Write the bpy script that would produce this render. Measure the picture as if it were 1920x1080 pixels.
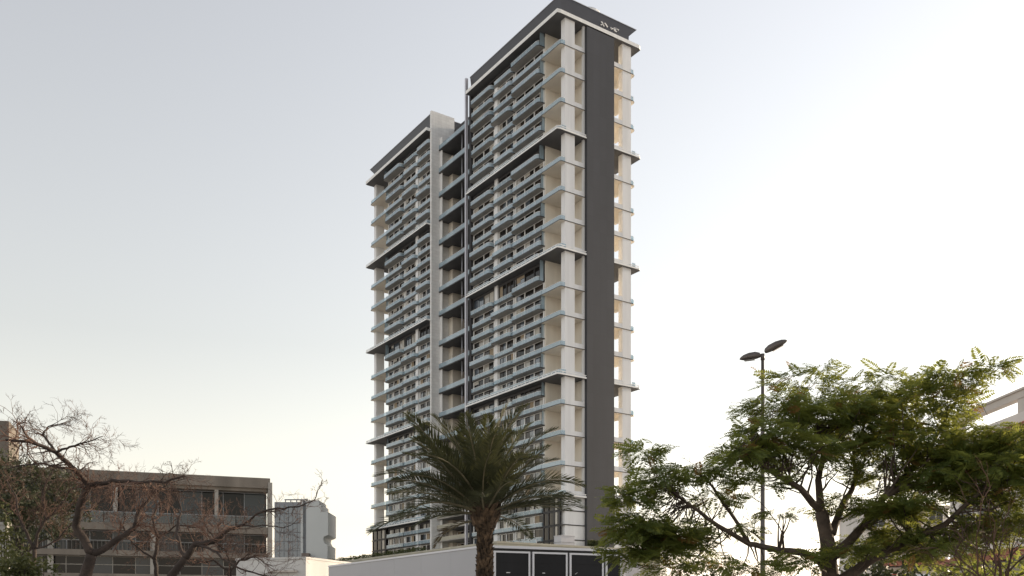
import bpy, math, random
import numpy as np
from mathutils import Vector, Matrix, noise as mnoise

# ------------------------------------------------------------------ camera, light, exposure
for o in list(bpy.data.objects):
    bpy.data.objects.remove(o)
SC = bpy.context.scene
COL = SC.collection
rnd = random.Random(11)
nrs = np.random.RandomState(5)

F = 1750.0            # focal length in photo pixels (1920 wide)
HY = 1165.0           # horizon row in the photo
EYE = 1.6
cam_d = bpy.data.cameras.new('camera')
cam = bpy.data.objects.new('camera', cam_d)
COL.objects.link(cam)
cam.location = (0, 0, EYE)
cam.rotation_euler = (math.pi / 2, 0, 0)
cam_d.sensor_width = 36
cam_d.lens = 36 * F / 1920
cam_d.shift_y = (HY - 540) / 1920
cam_d.clip_end = 20000
SC.camera = cam

SUN_AZ, SUN_EL = math.radians(58), math.radians(12)     # azimuth measured from +Y towards +X
world = bpy.data.worlds.new('World')
SC.world = world
world.use_nodes = True
wn = world.node_tree.nodes
wl = world.node_tree.links
wn.clear()
sky = wn.new('ShaderNodeTexSky')
sky.sky_type = 'NISHITA'
sky.sun_disc = False
sky.sun_elevation = SUN_EL
sky.sun_rotation = SUN_AZ
sky.altitude = 0
sky.air_density = 1.75
sky.dust_density = 0.5
sky.ozone_density = 2.2
hs = wn.new('ShaderNodeHueSaturation')
hs.inputs['Saturation'].default_value = 0.36
tint = wn.new('ShaderNodeMix')          # colour balance, takes the green cast out of the whole sky
tint.data_type = 'RGBA'
tint.blend_type = 'MULTIPLY'
tint.inputs['Factor'].default_value = 1.0
tint.inputs[7].default_value = (1.045, 0.968, 0.955, 1)
bg = wn.new('ShaderNodeBackground')
bg.inputs['Strength'].default_value = 0.15
wo = wn.new('ShaderNodeOutputWorld')
wl.new(sky.outputs[0], hs.inputs['Color'])
wl.new(hs.outputs[0], tint.inputs[6])
wl.new(tint.outputs[2], bg.inputs[0])
wl.new(bg.outputs[0], wo.inputs[0])

sun_d = bpy.data.lights.new('sun', 'SUN')
sun_d.energy = 3.0
sun_d.angle = math.radians(0.6)
sun_d.color = (1.0, 0.80, 0.56)
sun = bpy.data.objects.new('sun', sun_d)
COL.objects.link(sun)
sdir = Vector((math.sin(SUN_AZ) * math.cos(SUN_EL), math.cos(SUN_AZ) * math.cos(SUN_EL), math.sin(SUN_EL)))
sun.rotation_euler = sdir.to_track_quat('Z', 'Y').to_euler()

SC.view_settings.view_transform = 'Standard'
SC.view_settings.look = 'None'
SC.view_settings.exposure = 1.06
SC.view_settings.gamma = 1.0
SC.view_settings.use_curve_mapping = False
SC.cycles.max_bounces = 8
SC.cycles.transparent_max_bounces = 16


def at(px, py, d):
    """point in the place seen at photo pixel (px, py), d metres ahead"""
    return Vector(((px - 960) * d / F, d, EYE + (HY - py) * d / F))


# ------------------------------------------------------------------ materials
def mat(name, col, rough=0.7, var=0.12, scale=0.6, streak=False, bump=0.0, bscale=8.0, spec=0.4, metal=0.0, col2=None, objvar=0.0):
    m = bpy.data.materials.new(name)
    m.use_nodes = True
    nt = m.node_tree
    n, l = nt.nodes, nt.links
    b = n['Principled BSDF']
    b.inputs['Roughness'].default_value = rough
    b.inputs['Specular IOR Level'].default_value = spec
    b.inputs['Metallic'].default_value = metal
    geo = n.new('ShaderNodeNewGeometry')
    mp = n.new('ShaderNodeMapping')
    l.new(geo.outputs['Position'], mp.inputs[0])
    if streak:
        mp.inputs['Scale'].default_value = (1.4, 1.4, 0.12)
    tx = n.new('ShaderNodeTexNoise')
    tx.inputs['Scale'].default_value = scale
    tx.inputs['Detail'].default_value = 6
    l.new(mp.outputs[0], tx.inputs['Vector'])
    rp = n.new('ShaderNodeValToRGB')
    c = np.array(col[:3])
    a = c * (1 - var)
    d = np.array(col2[:3]) if col2 else np.minimum(c * (1 + var), 0.95)
    rp.color_ramp.elements[0].position = 0.32
    rp.color_ramp.elements[0].color = (*a, 1)
    rp.color_ramp.elements[1].position = 0.68
    rp.color_ramp.elements[1].color = (*d, 1)
    l.new(tx.outputs[0], rp.inputs[0])
    out = rp.outputs[0]
    if objvar:
        oi = n.new('ShaderNodeObjectInfo')
        mr = n.new('ShaderNodeMapRange')
        mr.inputs['To Min'].default_value = 1 - objvar
        mr.inputs['To Max'].default_value = 1 + objvar
        l.new(oi.outputs['Random'], mr.inputs[0])
        h = n.new('ShaderNodeHueSaturation')
        l.new(mr.outputs[0], h.inputs['Value'])
        l.new(out, h.inputs['Color'])
        out = h.outputs[0]
    l.new(out, b.inputs['Base Color'])
    if bump:
        t2 = n.new('ShaderNodeTexNoise')
        t2.inputs['Scale'].default_value = bscale
        t2.inputs['Detail'].default_value = 5
        l.new(geo.outputs['Position'], t2.inputs['Vector'])
        bp = n.new('ShaderNodeBump')
        bp.inputs['Strength'].default_value = bump
        bp.inputs['Distance'].default_value = 0.05
        l.new(t2.outputs[0], bp.inputs['Height'])
        l.new(bp.outputs[0], b.inputs['Normal'])
    return m


def rail_glass(name, tint, base, fac):
    m = bpy.data.materials.new(name)
    m.use_nodes = True
    n, l = m.node_tree.nodes, m.node_tree.links
    b = n['Principled BSDF']
    b.inputs['Base Color'].default_value = (*base, 1)
    b.inputs['Roughness'].default_value = 0.08
    b.inputs['IOR'].default_value = 1.9
    tr = n.new('ShaderNodeBsdfTransparent')
    tr.inputs[0].default_value = (*tint, 1)
    mx = n.new('ShaderNodeMixShader')
    oi = n.new('ShaderNodeObjectInfo')       # opacity differs at random from object to object
    mr = n.new('ShaderNodeMapRange')
    mr.inputs['To Min'].default_value = fac - 0.16
    mr.inputs['To Max'].default_value = fac + 0.08
    l.new(oi.outputs['Random'], mr.inputs[0])
    l.new(mr.outputs[0], mx.inputs[0])
    l.new(tr.outputs[0], mx.inputs[1])
    l.new(b.outputs[0], mx.inputs[2])
    l.new(mx.outputs[0], n['Material Output'].inputs[0])
    return m


def pane_mat(name, col, ior=1.7, rough=0.04):
    m = bpy.data.materials.new(name)
    m.use_nodes = True
    n, l = m.node_tree.nodes, m.node_tree.links
    b = n['Principled BSDF']
    b.inputs['Base Color'].default_value = (*col, 1)
    b.inputs['Roughness'].default_value = rough
    b.inputs['IOR'].default_value = ior
    geo = n.new('ShaderNodeNewGeometry')
    tx = n.new('ShaderNodeTexNoise')
    tx.inputs['Scale'].default_value = 0.9
    l.new(geo.outputs['Position'], tx.inputs['Vector'])
    bp = n.new('ShaderNodeBump')
    bp.inputs['Strength'].default_value = 0.05
    bp.inputs['Distance'].default_value = 0.05
    l.new(tx.outputs[0], bp.inputs['Height'])
    l.new(bp.outputs[0], b.inputs['Normal'])
    return m


def leaf_mat(name, c1, c2, trans, tmix=0.45, scale=1.2):
    m = bpy.data.materials.new(name)
    m.use_nodes = True
    n, l = m.node_tree.nodes, m.node_tree.links
    b = n['Principled BSDF']
    b.inputs['Roughness'].default_value = 0.55
    b.inputs['Specular IOR Level'].default_value = 0.3
    geo = n.new('ShaderNodeNewGeometry')
    tx = n.new('ShaderNodeTexNoise')
    tx.inputs['Scale'].default_value = scale
    tx.inputs['Detail'].default_value = 3
    l.new(geo.outputs['Position'], tx.inputs['Vector'])
    rp = n.new('ShaderNodeValToRGB')
    rp.color_ramp.elements[0].position = 0.35
    rp.color_ramp.elements[0].color = (*c1, 1)
    rp.color_ramp.elements[1].position = 0.65
    rp.color_ramp.elements[1].color = (*c2, 1)
    l.new(tx.outputs[0], rp.inputs[0])
    l.new(rp.outputs[0], b.inputs['Base Color'])
    t = n.new('ShaderNodeBsdfTranslucent')
    t.inputs[0].default_value = (*trans, 1)
    mx = n.new('ShaderNodeMixShader')
    mx.inputs[0].default_value = tmix
    l.new(b.outputs[0], mx.inputs[1])
    l.new(t.outputs[0], mx.inputs[2])
    l.new(mx.outputs[0], n['Material Output'].inputs[0])
    return m


M = {}
M['white'] = mat('white_render', (0.745, 0.75, 0.76), 0.8, 0.07, 0.5, True, 0.15)
M['beige'] = mat('beige_render', (0.80, 0.745, 0.655), 0.85, 0.07, 0.4, True, 0.15)
M['soffit'] = mat('grey_soffit', (0.36, 0.35, 0.335), 0.85, 0.10, 0.5, objvar=0.12)
M['soffit_warm'] = mat('beige_soffit', (0.80, 0.735, 0.64), 0.85, 0.06, 0.3)
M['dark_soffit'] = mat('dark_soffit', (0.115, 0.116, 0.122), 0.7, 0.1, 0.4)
M['trim'] = mat('black_trim', (0.03, 0.03, 0.032), 0.5, 0.1)
M['clad'] = mat('charcoal_cladding', (0.052, 0.054, 0.062), 0.6, 0.10, 0.15, True)


def panelled(m, w, h, amt):
    """faint tone steps between panels, in the thing's own axes"""
    n, l = m.node_tree.nodes, m.node_tree.links
    b = n['Principled BSDF']
    src = b.inputs['Base Color'].links[0].from_socket
    tc = n.new('ShaderNodeTexCoord')
    sx = n.new('ShaderNodeSeparateXYZ')
    ad = n.new('ShaderNodeMath')
    cx = n.new('ShaderNodeCombineXYZ')
    l.new(tc.outputs['Object'], sx.inputs[0])
    l.new(sx.outputs[0], ad.inputs[0])
    l.new(sx.outputs[1], ad.inputs[1])
    l.new(ad.outputs[0], cx.inputs[0])
    l.new(sx.outputs[2], cx.inputs[1])
    br = n.new('ShaderNodeTexBrick')
    br.inputs['Scale'].default_value = 1.0
    br.inputs['Brick Width'].default_value = w
    br.inputs['Row Height'].default_value = h
    br.inputs['Mortar Size'].default_value = 0.02
    br.offset = 0.0 if amt < 0.1 else 0.5
    br.inputs['Color1'].default_value = (1, 1, 1, 1)
    br.inputs['Color2'].default_value = (1 - amt, 1 - amt, 1 - amt, 1)
    br.inputs['Mortar'].default_value = (1 - 2.5 * amt, 1 - 2.5 * amt, 1 - 2.5 * amt, 1)
    l.new(cx.outputs[0], br.inputs['Vector'])
    mu = n.new('ShaderNodeMix')
    mu.data_type = 'RGBA'
    mu.blend_type = 'MULTIPLY'
    mu.inputs['Factor'].default_value = 1
    l.new(src, mu.inputs[6])
    l.new(br.outputs[0], mu.inputs[7])
    l.new(mu.outputs[2], b.inputs['Base Color'])


panelled(M['clad'], 1.91, 3.2, 0.09)
M['endwall'] = mat('pale_block_wall', (0.77, 0.77, 0.765), 0.8, 0.06, 0.5, True, 0.15)
panelled(M['endwall'], 1.6, 0.8, 0.10)
M['crown'] = mat('crown_cladding', (0.05, 0.05, 0.058), 0.35, 0.1, 0.2)
M['darkwall'] = mat('dark_wall', (0.055, 0.055, 0.06), 0.55, 0.15, 0.3)
M['facade'] = mat('facade_render', (0.62, 0.61, 0.595), 0.8, 0.12, 0.5, True)
M['frame'] = mat('pale_frame', (0.82, 0.82, 0.81), 0.5, 0.05)
M['bandw'] = mat('band_white', (0.80, 0.80, 0.79), 0.6, 0.06, 0.7, True)
M['metal'] = mat('pale_metal', (0.55, 0.55, 0.58), 0.35, 0.08, metal=0.5)
M['finm'] = mat('fin_metal', (0.50, 0.50, 0.55), 0.35, 0.06, metal=0.3)
M['rail'] = rail_glass('balcony_glass', (0.82, 0.91, 0.95), (0.47, 0.57, 0.64), 0.54)  # pale blue base colour stands in for sky reflected in the glass
M['railb'] = rail_glass('office_rail_glass', (0.7, 0.75, 0.78), (0.10, 0.115, 0.125), 0.5)
M['pane1'] = pane_mat('window_dark', (0.016, 0.014, 0.013), 1.4)
M['pane2'] = pane_mat('window_blue', (0.06, 0.075, 0.095), 2.2)
M['pane3'] = pane_mat('window_curtain', (0.34, 0.32, 0.29))
M['pane4'] = pane_mat('window_brown', (0.038, 0.030, 0.025), 1.45)
M['curtain'] = mat('pale_curtain', (0.45, 0.43, 0.39), 0.8, 0.1, 2.0)
M['curtain2'] = mat('tan_curtain', (0.30, 0.24, 0.17), 0.8, 0.1, 2.0)
M['teal'] = mat('blue_cloth', (0.16, 0.20, 0.27), 0.8, 0.1, 2.0)
M['sign'] = mat('sign_white', (0.85, 0.85, 0.85), 0.4, 0.02)
M['concrete'] = mat('old_concrete', (0.19, 0.168, 0.145), 0.9, 0.25, 0.35, True, 0.3, 5)
M['concrete2'] = mat('pale_concrete', (0.33, 0.315, 0.29), 0.9, 0.15, 0.4, True, 0.3, 5)
M['gblue'] = pane_mat('office_glass', (0.035, 0.045, 0.055), 1.45)
M['gdark'] = pane_mat('office_glass_dark', (0.012, 0.013, 0.015), 1.35)
M['hoardw'] = mat('white_hoarding', (0.47, 0.47, 0.49), 0.55, 0.03, 0.25)
M['hoardd'] = mat('dark_hoarding', (0.020, 0.020, 0.0225), 0.6, 0.15, 0.8, True, spec=0.2)
M['hoardf'] = mat('white_hoarding_frame', (0.74, 0.74, 0.77), 0.45, 0.03)
M['podium'] = mat('podium_render', (0.40, 0.38, 0.31), 0.85, 0.1, 0.3, True)
M['asphalt'] = mat('asphalt', (0.06, 0.058, 0.055), 0.9, 0.2, 0.7, bump=0.2)
M['sand'] = mat('sandy_ground', (0.33, 0.315, 0.29), 0.95, 0.15, 0.05)
M['bark'] = mat('tree_bark', (0.095, 0.072, 0.058), 0.9, 0.3, 4.0, bump=0.6, bscale=14)
M['bark2'] = mat('bare_tree_bark', (0.050, 0.037, 0.031), 0.9, 0.35, 3.0, bump=0.6, bscale=12)
M['twig'] = mat('twig_bark', (0.060, 0.042, 0.035), 0.9, 0.3, 0.6, col2=(0.19, 0.110, 0.080))
M['palmtrunk'] = mat('palm_boot', (0.045, 0.030, 0.020), 0.9, 0.35, 7.0, bump=0.7, bscale=25, objvar=0.5, col2=(0.13, 0.085, 0.052))
M['palmcore'] = mat('palm_core', (0.016, 0.012, 0.009), 0.95, 0.3, 9.0, bump=0.6, bscale=30)
M['palmleaf'] = leaf_mat('palm_leaf', (0.045, 0.052, 0.026), (0.102, 0.106, 0.056), (0.115, 0.12, 0.045), 0.25, 2.0)
M['palmrib'] = mat('palm_rib', (0.16, 0.14, 0.085), 0.7, 0.2, 3.0)
M['leaf'] = leaf_mat('tree_leaf', (0.058, 0.088, 0.024), (0.120, 0.158, 0.048), (0.32, 0.34, 0.07), 0.48)
M['leafdry'] = leaf_mat('dry_leaf', (0.16, 0.10, 0.04), (0.22, 0.13, 0.05), (0.35, 0.2, 0.06), 0.45)
M['leaf2'] = leaf_mat('evergreen_leaf', (0.028, 0.034, 0.018), (0.065, 0.072, 0.036), (0.06, 0.07, 0.03), 0.25)
M['leaf3'] = leaf_mat('shrub_leaf', (0.055, 0.062, 0.022), (0.11, 0.115, 0.045), (0.10, 0.11, 0.03), 0.3)
M['hedge'] = leaf_mat('hedge_leaf', (0.05, 0.065, 0.025), (0.13, 0.14, 0.06), (0.12, 0.14, 0.05), 0.3, 0.4)
M['lamp'] = mat('lamp_metal', (0.11, 0.095, 0.088), 0.45, 0.2, 3.0, metal=0.3)
M['lens'] = pane_mat('lamp_lens', (0.16, 0.15, 0.14), 1.5, 0.2)
M['villa'] = mat('villa_render', (0.66, 0.63, 0.60), 0.85, 0.08, 0.4, True)
M['villag'] = mat('villa_grey', (0.52, 0.48, 0.44), 0.85, 0.08, 0.4, True)
M['tile'] = mat('terracotta_tile', (0.33, 0.13, 0.08), 0.8, 0.25, 3.0, objvar=0.2)
M['dist'] = mat('distant_render', (0.56, 0.58, 0.58), 0.8, 0.05, 0.1)
M['distw'] = mat('weathered_white_render', (0.54, 0.535, 0.525), 0.85, 0.1, 0.5, True)
M['distg'] = pane_mat('distant_glass', (0.22, 0.25, 0.28), 1.5)
M['distd'] = mat('distant_grey', (0.30, 0.315, 0.34), 0.7, 0.1, 0.1)
M['brownbox'] = mat('brown_cladding', (0.20, 0.165, 0.15), 0.8, 0.1)
M['railm'] = mat('weathered_rail_paint', (0.13, 0.125, 0.12), 0.6, 0.2, 1.0)
M['red'] = mat('red_paint', (0.45, 0.06, 0.03), 0.5, 0.05)
M['boxgrey'] = mat('grey_paint', (0.50, 0.50, 0.53), 0.6, 0.03)


# ------------------------------------------------------------------ mesh helpers
class MB:
    def __init__(s):
        s.v, s.f, s.m, s.mats = [], [], [], []

    def mi(s, m):
        if m not in s.mats:
            s.mats.append(m)
        return s.mats.index(m)

    def quad(s, a, b, c, d, m):
        i = len(s.v)
        s.v += [tuple(a), tuple(b), tuple(c), tuple(d)]
        s.f.append((i, i + 1, i + 2, i + 3))
        s.m.append(s.mi(m))

    def box(s, x0, y0, z0, x1, y1, z1, m, top=None, bot=None):
        i = len(s.v)
        s.v += [(x0, y0, z0), (x1, y0, z0), (x1, y1, z0), (x0, y1, z0), (x0, y0, z1), (x1, y0, z1), (x1, y1, z1), (x0, y1, z1)]
        k = s.mi(m)
        s.f += [(i, i + 3, i + 2, i + 1), (i + 4, i + 5, i + 6, i + 7), (i, i + 1, i + 5, i + 4), (i + 1, i + 2, i + 6, i + 5), (i + 2, i + 3, i + 7, i + 6), (i + 3, i, i + 4, i + 7)]
        s.m += [s.mi(bot or m), s.mi(top or m), k, k, k, k]

    def hexa(s, p, m):
        """eight corners: bottom ring 0-3, top ring 4-7"""
        i = len(s.v)
        s.v += [tuple(q) for q in p]
        k = s.mi(m)
        s.f += [(i, i + 3, i + 2, i + 1), (i + 4, i + 5, i + 6, i + 7), (i, i + 1, i + 5, i + 4), (i + 1, i + 2, i + 6, i + 5), (i + 2, i + 3, i + 7, i + 6), (i + 3, i, i + 4, i + 7)]
        s.m += [k] * 6

    def prism(s, poly, z0, z1, m, top=None, bot=None):
        """poly counter-clockwise in xy"""
        n = len(poly)
        i = len(s.v)
        s.v += [(x, y, z0) for x, y in poly] + [(x, y, z1) for x, y in poly]
        s.f.append(tuple(i + n - 1 - k for k in range(n)))
        s.m.append(s.mi(bot or m))
        s.f.append(tuple(i + n + k for k in range(n)))
        s.m.append(s.mi(top or m))
        k0 = s.mi(m)
        for k in range(n):
            j = (k + 1) % n
            s.f.append((i + k, i + j, i + n + j, i + n + k))
            s.m.append(k0)

    def strip(s, path, z0, z1, th, m):
        """upright sheet of thickness th along an open xy path"""
        n = len(path)
        nor = []
        for k in range(n):
            a = Vector(path[max(k - 1, 0)])
            b = Vector(path[min(k + 1, n - 1)])
            d = (b - a).normalized()
            nor.append(Vector((-d.y, d.x)))
        P = [(Vector(path[k]) + nor[k] * th / 2) for k in range(n)]
        Q = [(Vector(path[k]) - nor[k] * th / 2) for k in range(n)]
        for k in range(n - 1):
            a, b, c, d = P[k], P[k + 1], Q[k + 1], Q[k]
            s.hexa([(a.x, a.y, z0), (d.x, d.y, z0), (c.x, c.y, z0), (b.x, b.y, z0), (a.x, a.y, z1), (d.x, d.y, z1), (c.x, c.y, z1), (b.x, b.y, z1)], m)

    def tube(s, pts, rad, n, m, cap=True):
        pts = [Vector(p) for p in pts]
        K = len(pts)
        if not hasattr(rad, '__len__'):
            rad = [rad] * K
        up = None
        base = len(s.v)
        k0 = s.mi(m)
        for i in range(K):
            d = (pts[min(i + 1, K - 1)] - pts[max(i - 1, 0)])
            if d.length < 1e-9:
                d = Vector((0, 0, 1))
            d.normalize()
            if up is None:
                up = d.orthogonal().normalized()
            else:
                up = (up - d * up.dot(d))
                up = up.normalized() if up.length > 1e-6 else d.orthogonal().normalized()
            w = d.cross(up)
            for j in range(n):
                a = 2 * math.pi * j / n
                q = pts[i] + (up * math.cos(a) + w * math.sin(a)) * rad[i]
                s.v.append((q.x, q.y, q.z))
        for i in range(K - 1):
            for j in range(n):
                a = base + i * n + j
                b = base + i * n + (j + 1) % n
                s.f.append((a, b, b + n, a + n))
                s.m.append(k0)
        if cap:
            s.f.append(tuple(base + n - 1 - j for j in range(n)))
            s.f.append(tuple(base + (K - 1) * n + j for j in range(n)))
            s.m += [k0, k0]

    def mesh(s, name, smooth=False):
        me = bpy.data.meshes.new(name)
        me.from_pydata(s.v, [], s.f)
        for m in s.mats:
            me.materials.append(M[m])
        me.polygons.foreach_set('material_index', s.m)
        if smooth:
            me.polygons.foreach_set('use_smooth', [True] * len(me.polygons))
        me.update()
        return me

    def build(s, name, parent=None, smooth=False, loc=None):
        return link(name, s.mesh(name, smooth), parent, loc)


def link(name, me, parent=None, loc=None):
    o = bpy.data.objects.new(name, me)
    COL.objects.link(o)
    if parent:
        o.parent = parent
    if loc is not None:
        o.location = loc
    return o


def tag(o, label=None, cat=None, group=None, kind=None):
    if label: o['label'] = label
    if cat: o['category'] = cat
    if group: o['group'] = group
    if kind: o['kind'] = kind
    return o


def thing(name, label, cat, loc=(0, 0, 0), rz=0.0, group=None):
    o = bpy.data.objects.new(name, None)
    COL.objects.link(o)
    o.location = loc
    o.rotation_euler = (0, 0, rz)
    return tag(o, label, cat, group)


CACHE = {}


def shared(key, fn, smooth=False):
    if key not in CACHE:
        CACHE[key] = fn().mesh(key[0], smooth)
    return CACHE[key]


def arc_outline(xw, x0, W, r, n=5):
    """rounded balcony outline, wall at xw, front at x0 (< xw), from y=0 to W, counter-clockwise"""
    p = [(xw, W), (x0 + r, W)]
    for k in range(1, n):
        a = math.pi / 2 + (math.pi / 2) * k / n
        p.append((x0 + r + r * math.cos(a), W - r + r * math.sin(a)))
    p += [(x0, W - r), (x0, r)]
    for k in range(1, n):
        a = math.pi + (math.pi / 2) * k / n
        p.append((x0 + r + r * math.cos(a), r + r * math.sin(a)))
    p += [(x0 + r, 0), (xw, 0)]
    return p


def inset_path(path, d):
    out = []
    n = len(path)
    for k in range(n):
        a = Vector(path[max(k - 1, 0)])
        b = Vector(path[min(k + 1, n - 1)])
        t = (b - a).normalized()
        out.append((path[k][0] - t.y * d, path[k][1] + t.x * d))
    return out


# ------------------------------------------------------------------ ground and road
g = MB()
R = 6000
g.quad((-R, -R, 0), (R, -R, 0), (R, R, 0), (-R, R, 0), 'sand')
tag(g.build('ground'), kind='structure')
g = MB()
g.quad((-60, 6, 0.004), (60, 6, 0.004), (60, 17, 0.004), (-60, 17, 0.004), 'asphalt')
tag(g.build('road'), kind='structure')
g = MB()
g.box(-60, 17, 0, 60, 17.3, 0.13, 'concrete2')
g.box(-60, 17.3, 0, 60, 33, 0.12, 'concrete2')
tag(g.build('pavement'), kind='structure')

# ------------------------------------------------------------------ the apartment tower
S0 = 8.81
D0 = F / S0
TH = math.atan2(0.5597, 0.8287)
OX = (1051 - 960) / S0
tower = thing('apartment_tower', 'tall twin block apartment tower with rows of glass balconies and charcoal end slab', 'apartment tower', (OX, D0, 0), TH)


def zc(y):
    return EYE + (HY - y) / S0


bands = [28, 245, 467, 703, 930]
lev = [28, 81, 134, 190, 245, 301, 356, 411, 467, 536, 590, 647, 703, 757, 815, 872, 930]
LOW = [957, 984, 1012]
ZB = zc(1022)                        # tower base
ZTOP = 135.4
XW = 21.2
XF = 1.15                           # facade plane behind the balconies
# storeys: (floor z, ceiling z, kind)   kind A: floor is a terrace slab, B: between slabs
STO = []
for i in range(len(lev) - 1):
    yc, yf = lev[i], lev[i + 1]
    ym = (yc + yf) / 2 if yf - yc < 62 else yc + 41
    under_band = yc in bands
    STO.append((zc(ym), zc(yc), 'B', under_band))
    STO.append((zc(yf), zc(ym), 'A' if yf not in bands else 'band', False))
for a, b in zip([930] + LOW[:-1], LOW):
    STO.append((zc(b), zc(a), 'L', a == 930))
STO.append((ZB - 3, zc(1012), 'L', False))

BAYS_R = [(7.0, 18.5), (18.5, 27.0), (27.0, 36.9)]
BAYS_L = [(83.3, 72.9), (72.9, 64.5), (64.5, 56.9)]
BLOCKS = [(7.0, 37.2, 0.0, +1), (56.6, 83.4, 93.5, -1)]


def rect(x0, y0, x1, y1):
    return [(x0, y0), (x1, y0), (x1, y1), (x0, y1)]


# cores of both blocks and of the recessed middle
for (ta, tb) in ((7.1, 37.0), (57.0, 83.3)):
    b = MB()
    b.box(XF, ta, 0, 19.4, tb, zc(28) + 0.5, 'facade')
    b.build('facade_wall', tower)
b = MB()
b.box(9.6, 37.0, 0, 17.0, 56.6, 133.0, 'darkwall')
b.box(7.0, 37.62, 129.0, 9.59, 56.28, 133.0, 'darkwall')
b.build('recessed_wall', tower)
b = MB()      # plain end wall of the far block
b.box(0.0, 56.3, 0, 7.0, 57.0, 135.9, 'endwall')
b.box(7.01, 56.3, 0, 9.6, 57.0, 133.0, 'darkwall')
b.build('end_wall', tower)
for z in np.arange(20, 135, 3.6):
    pass
b = MB()      # dark strip closing the near block beside the pipe
b.box(0.2, 36.9, 0, 9.58, 37.6, zc(28) + 0.6, 'darkwall')
b.build('dark_end_strip', tower)
b = MB()
b.box(-0.75, 37.62, 13.5, -0.1, 38.15, 135.2, 'finm')
b.build('vertical_fin', tower)

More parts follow.
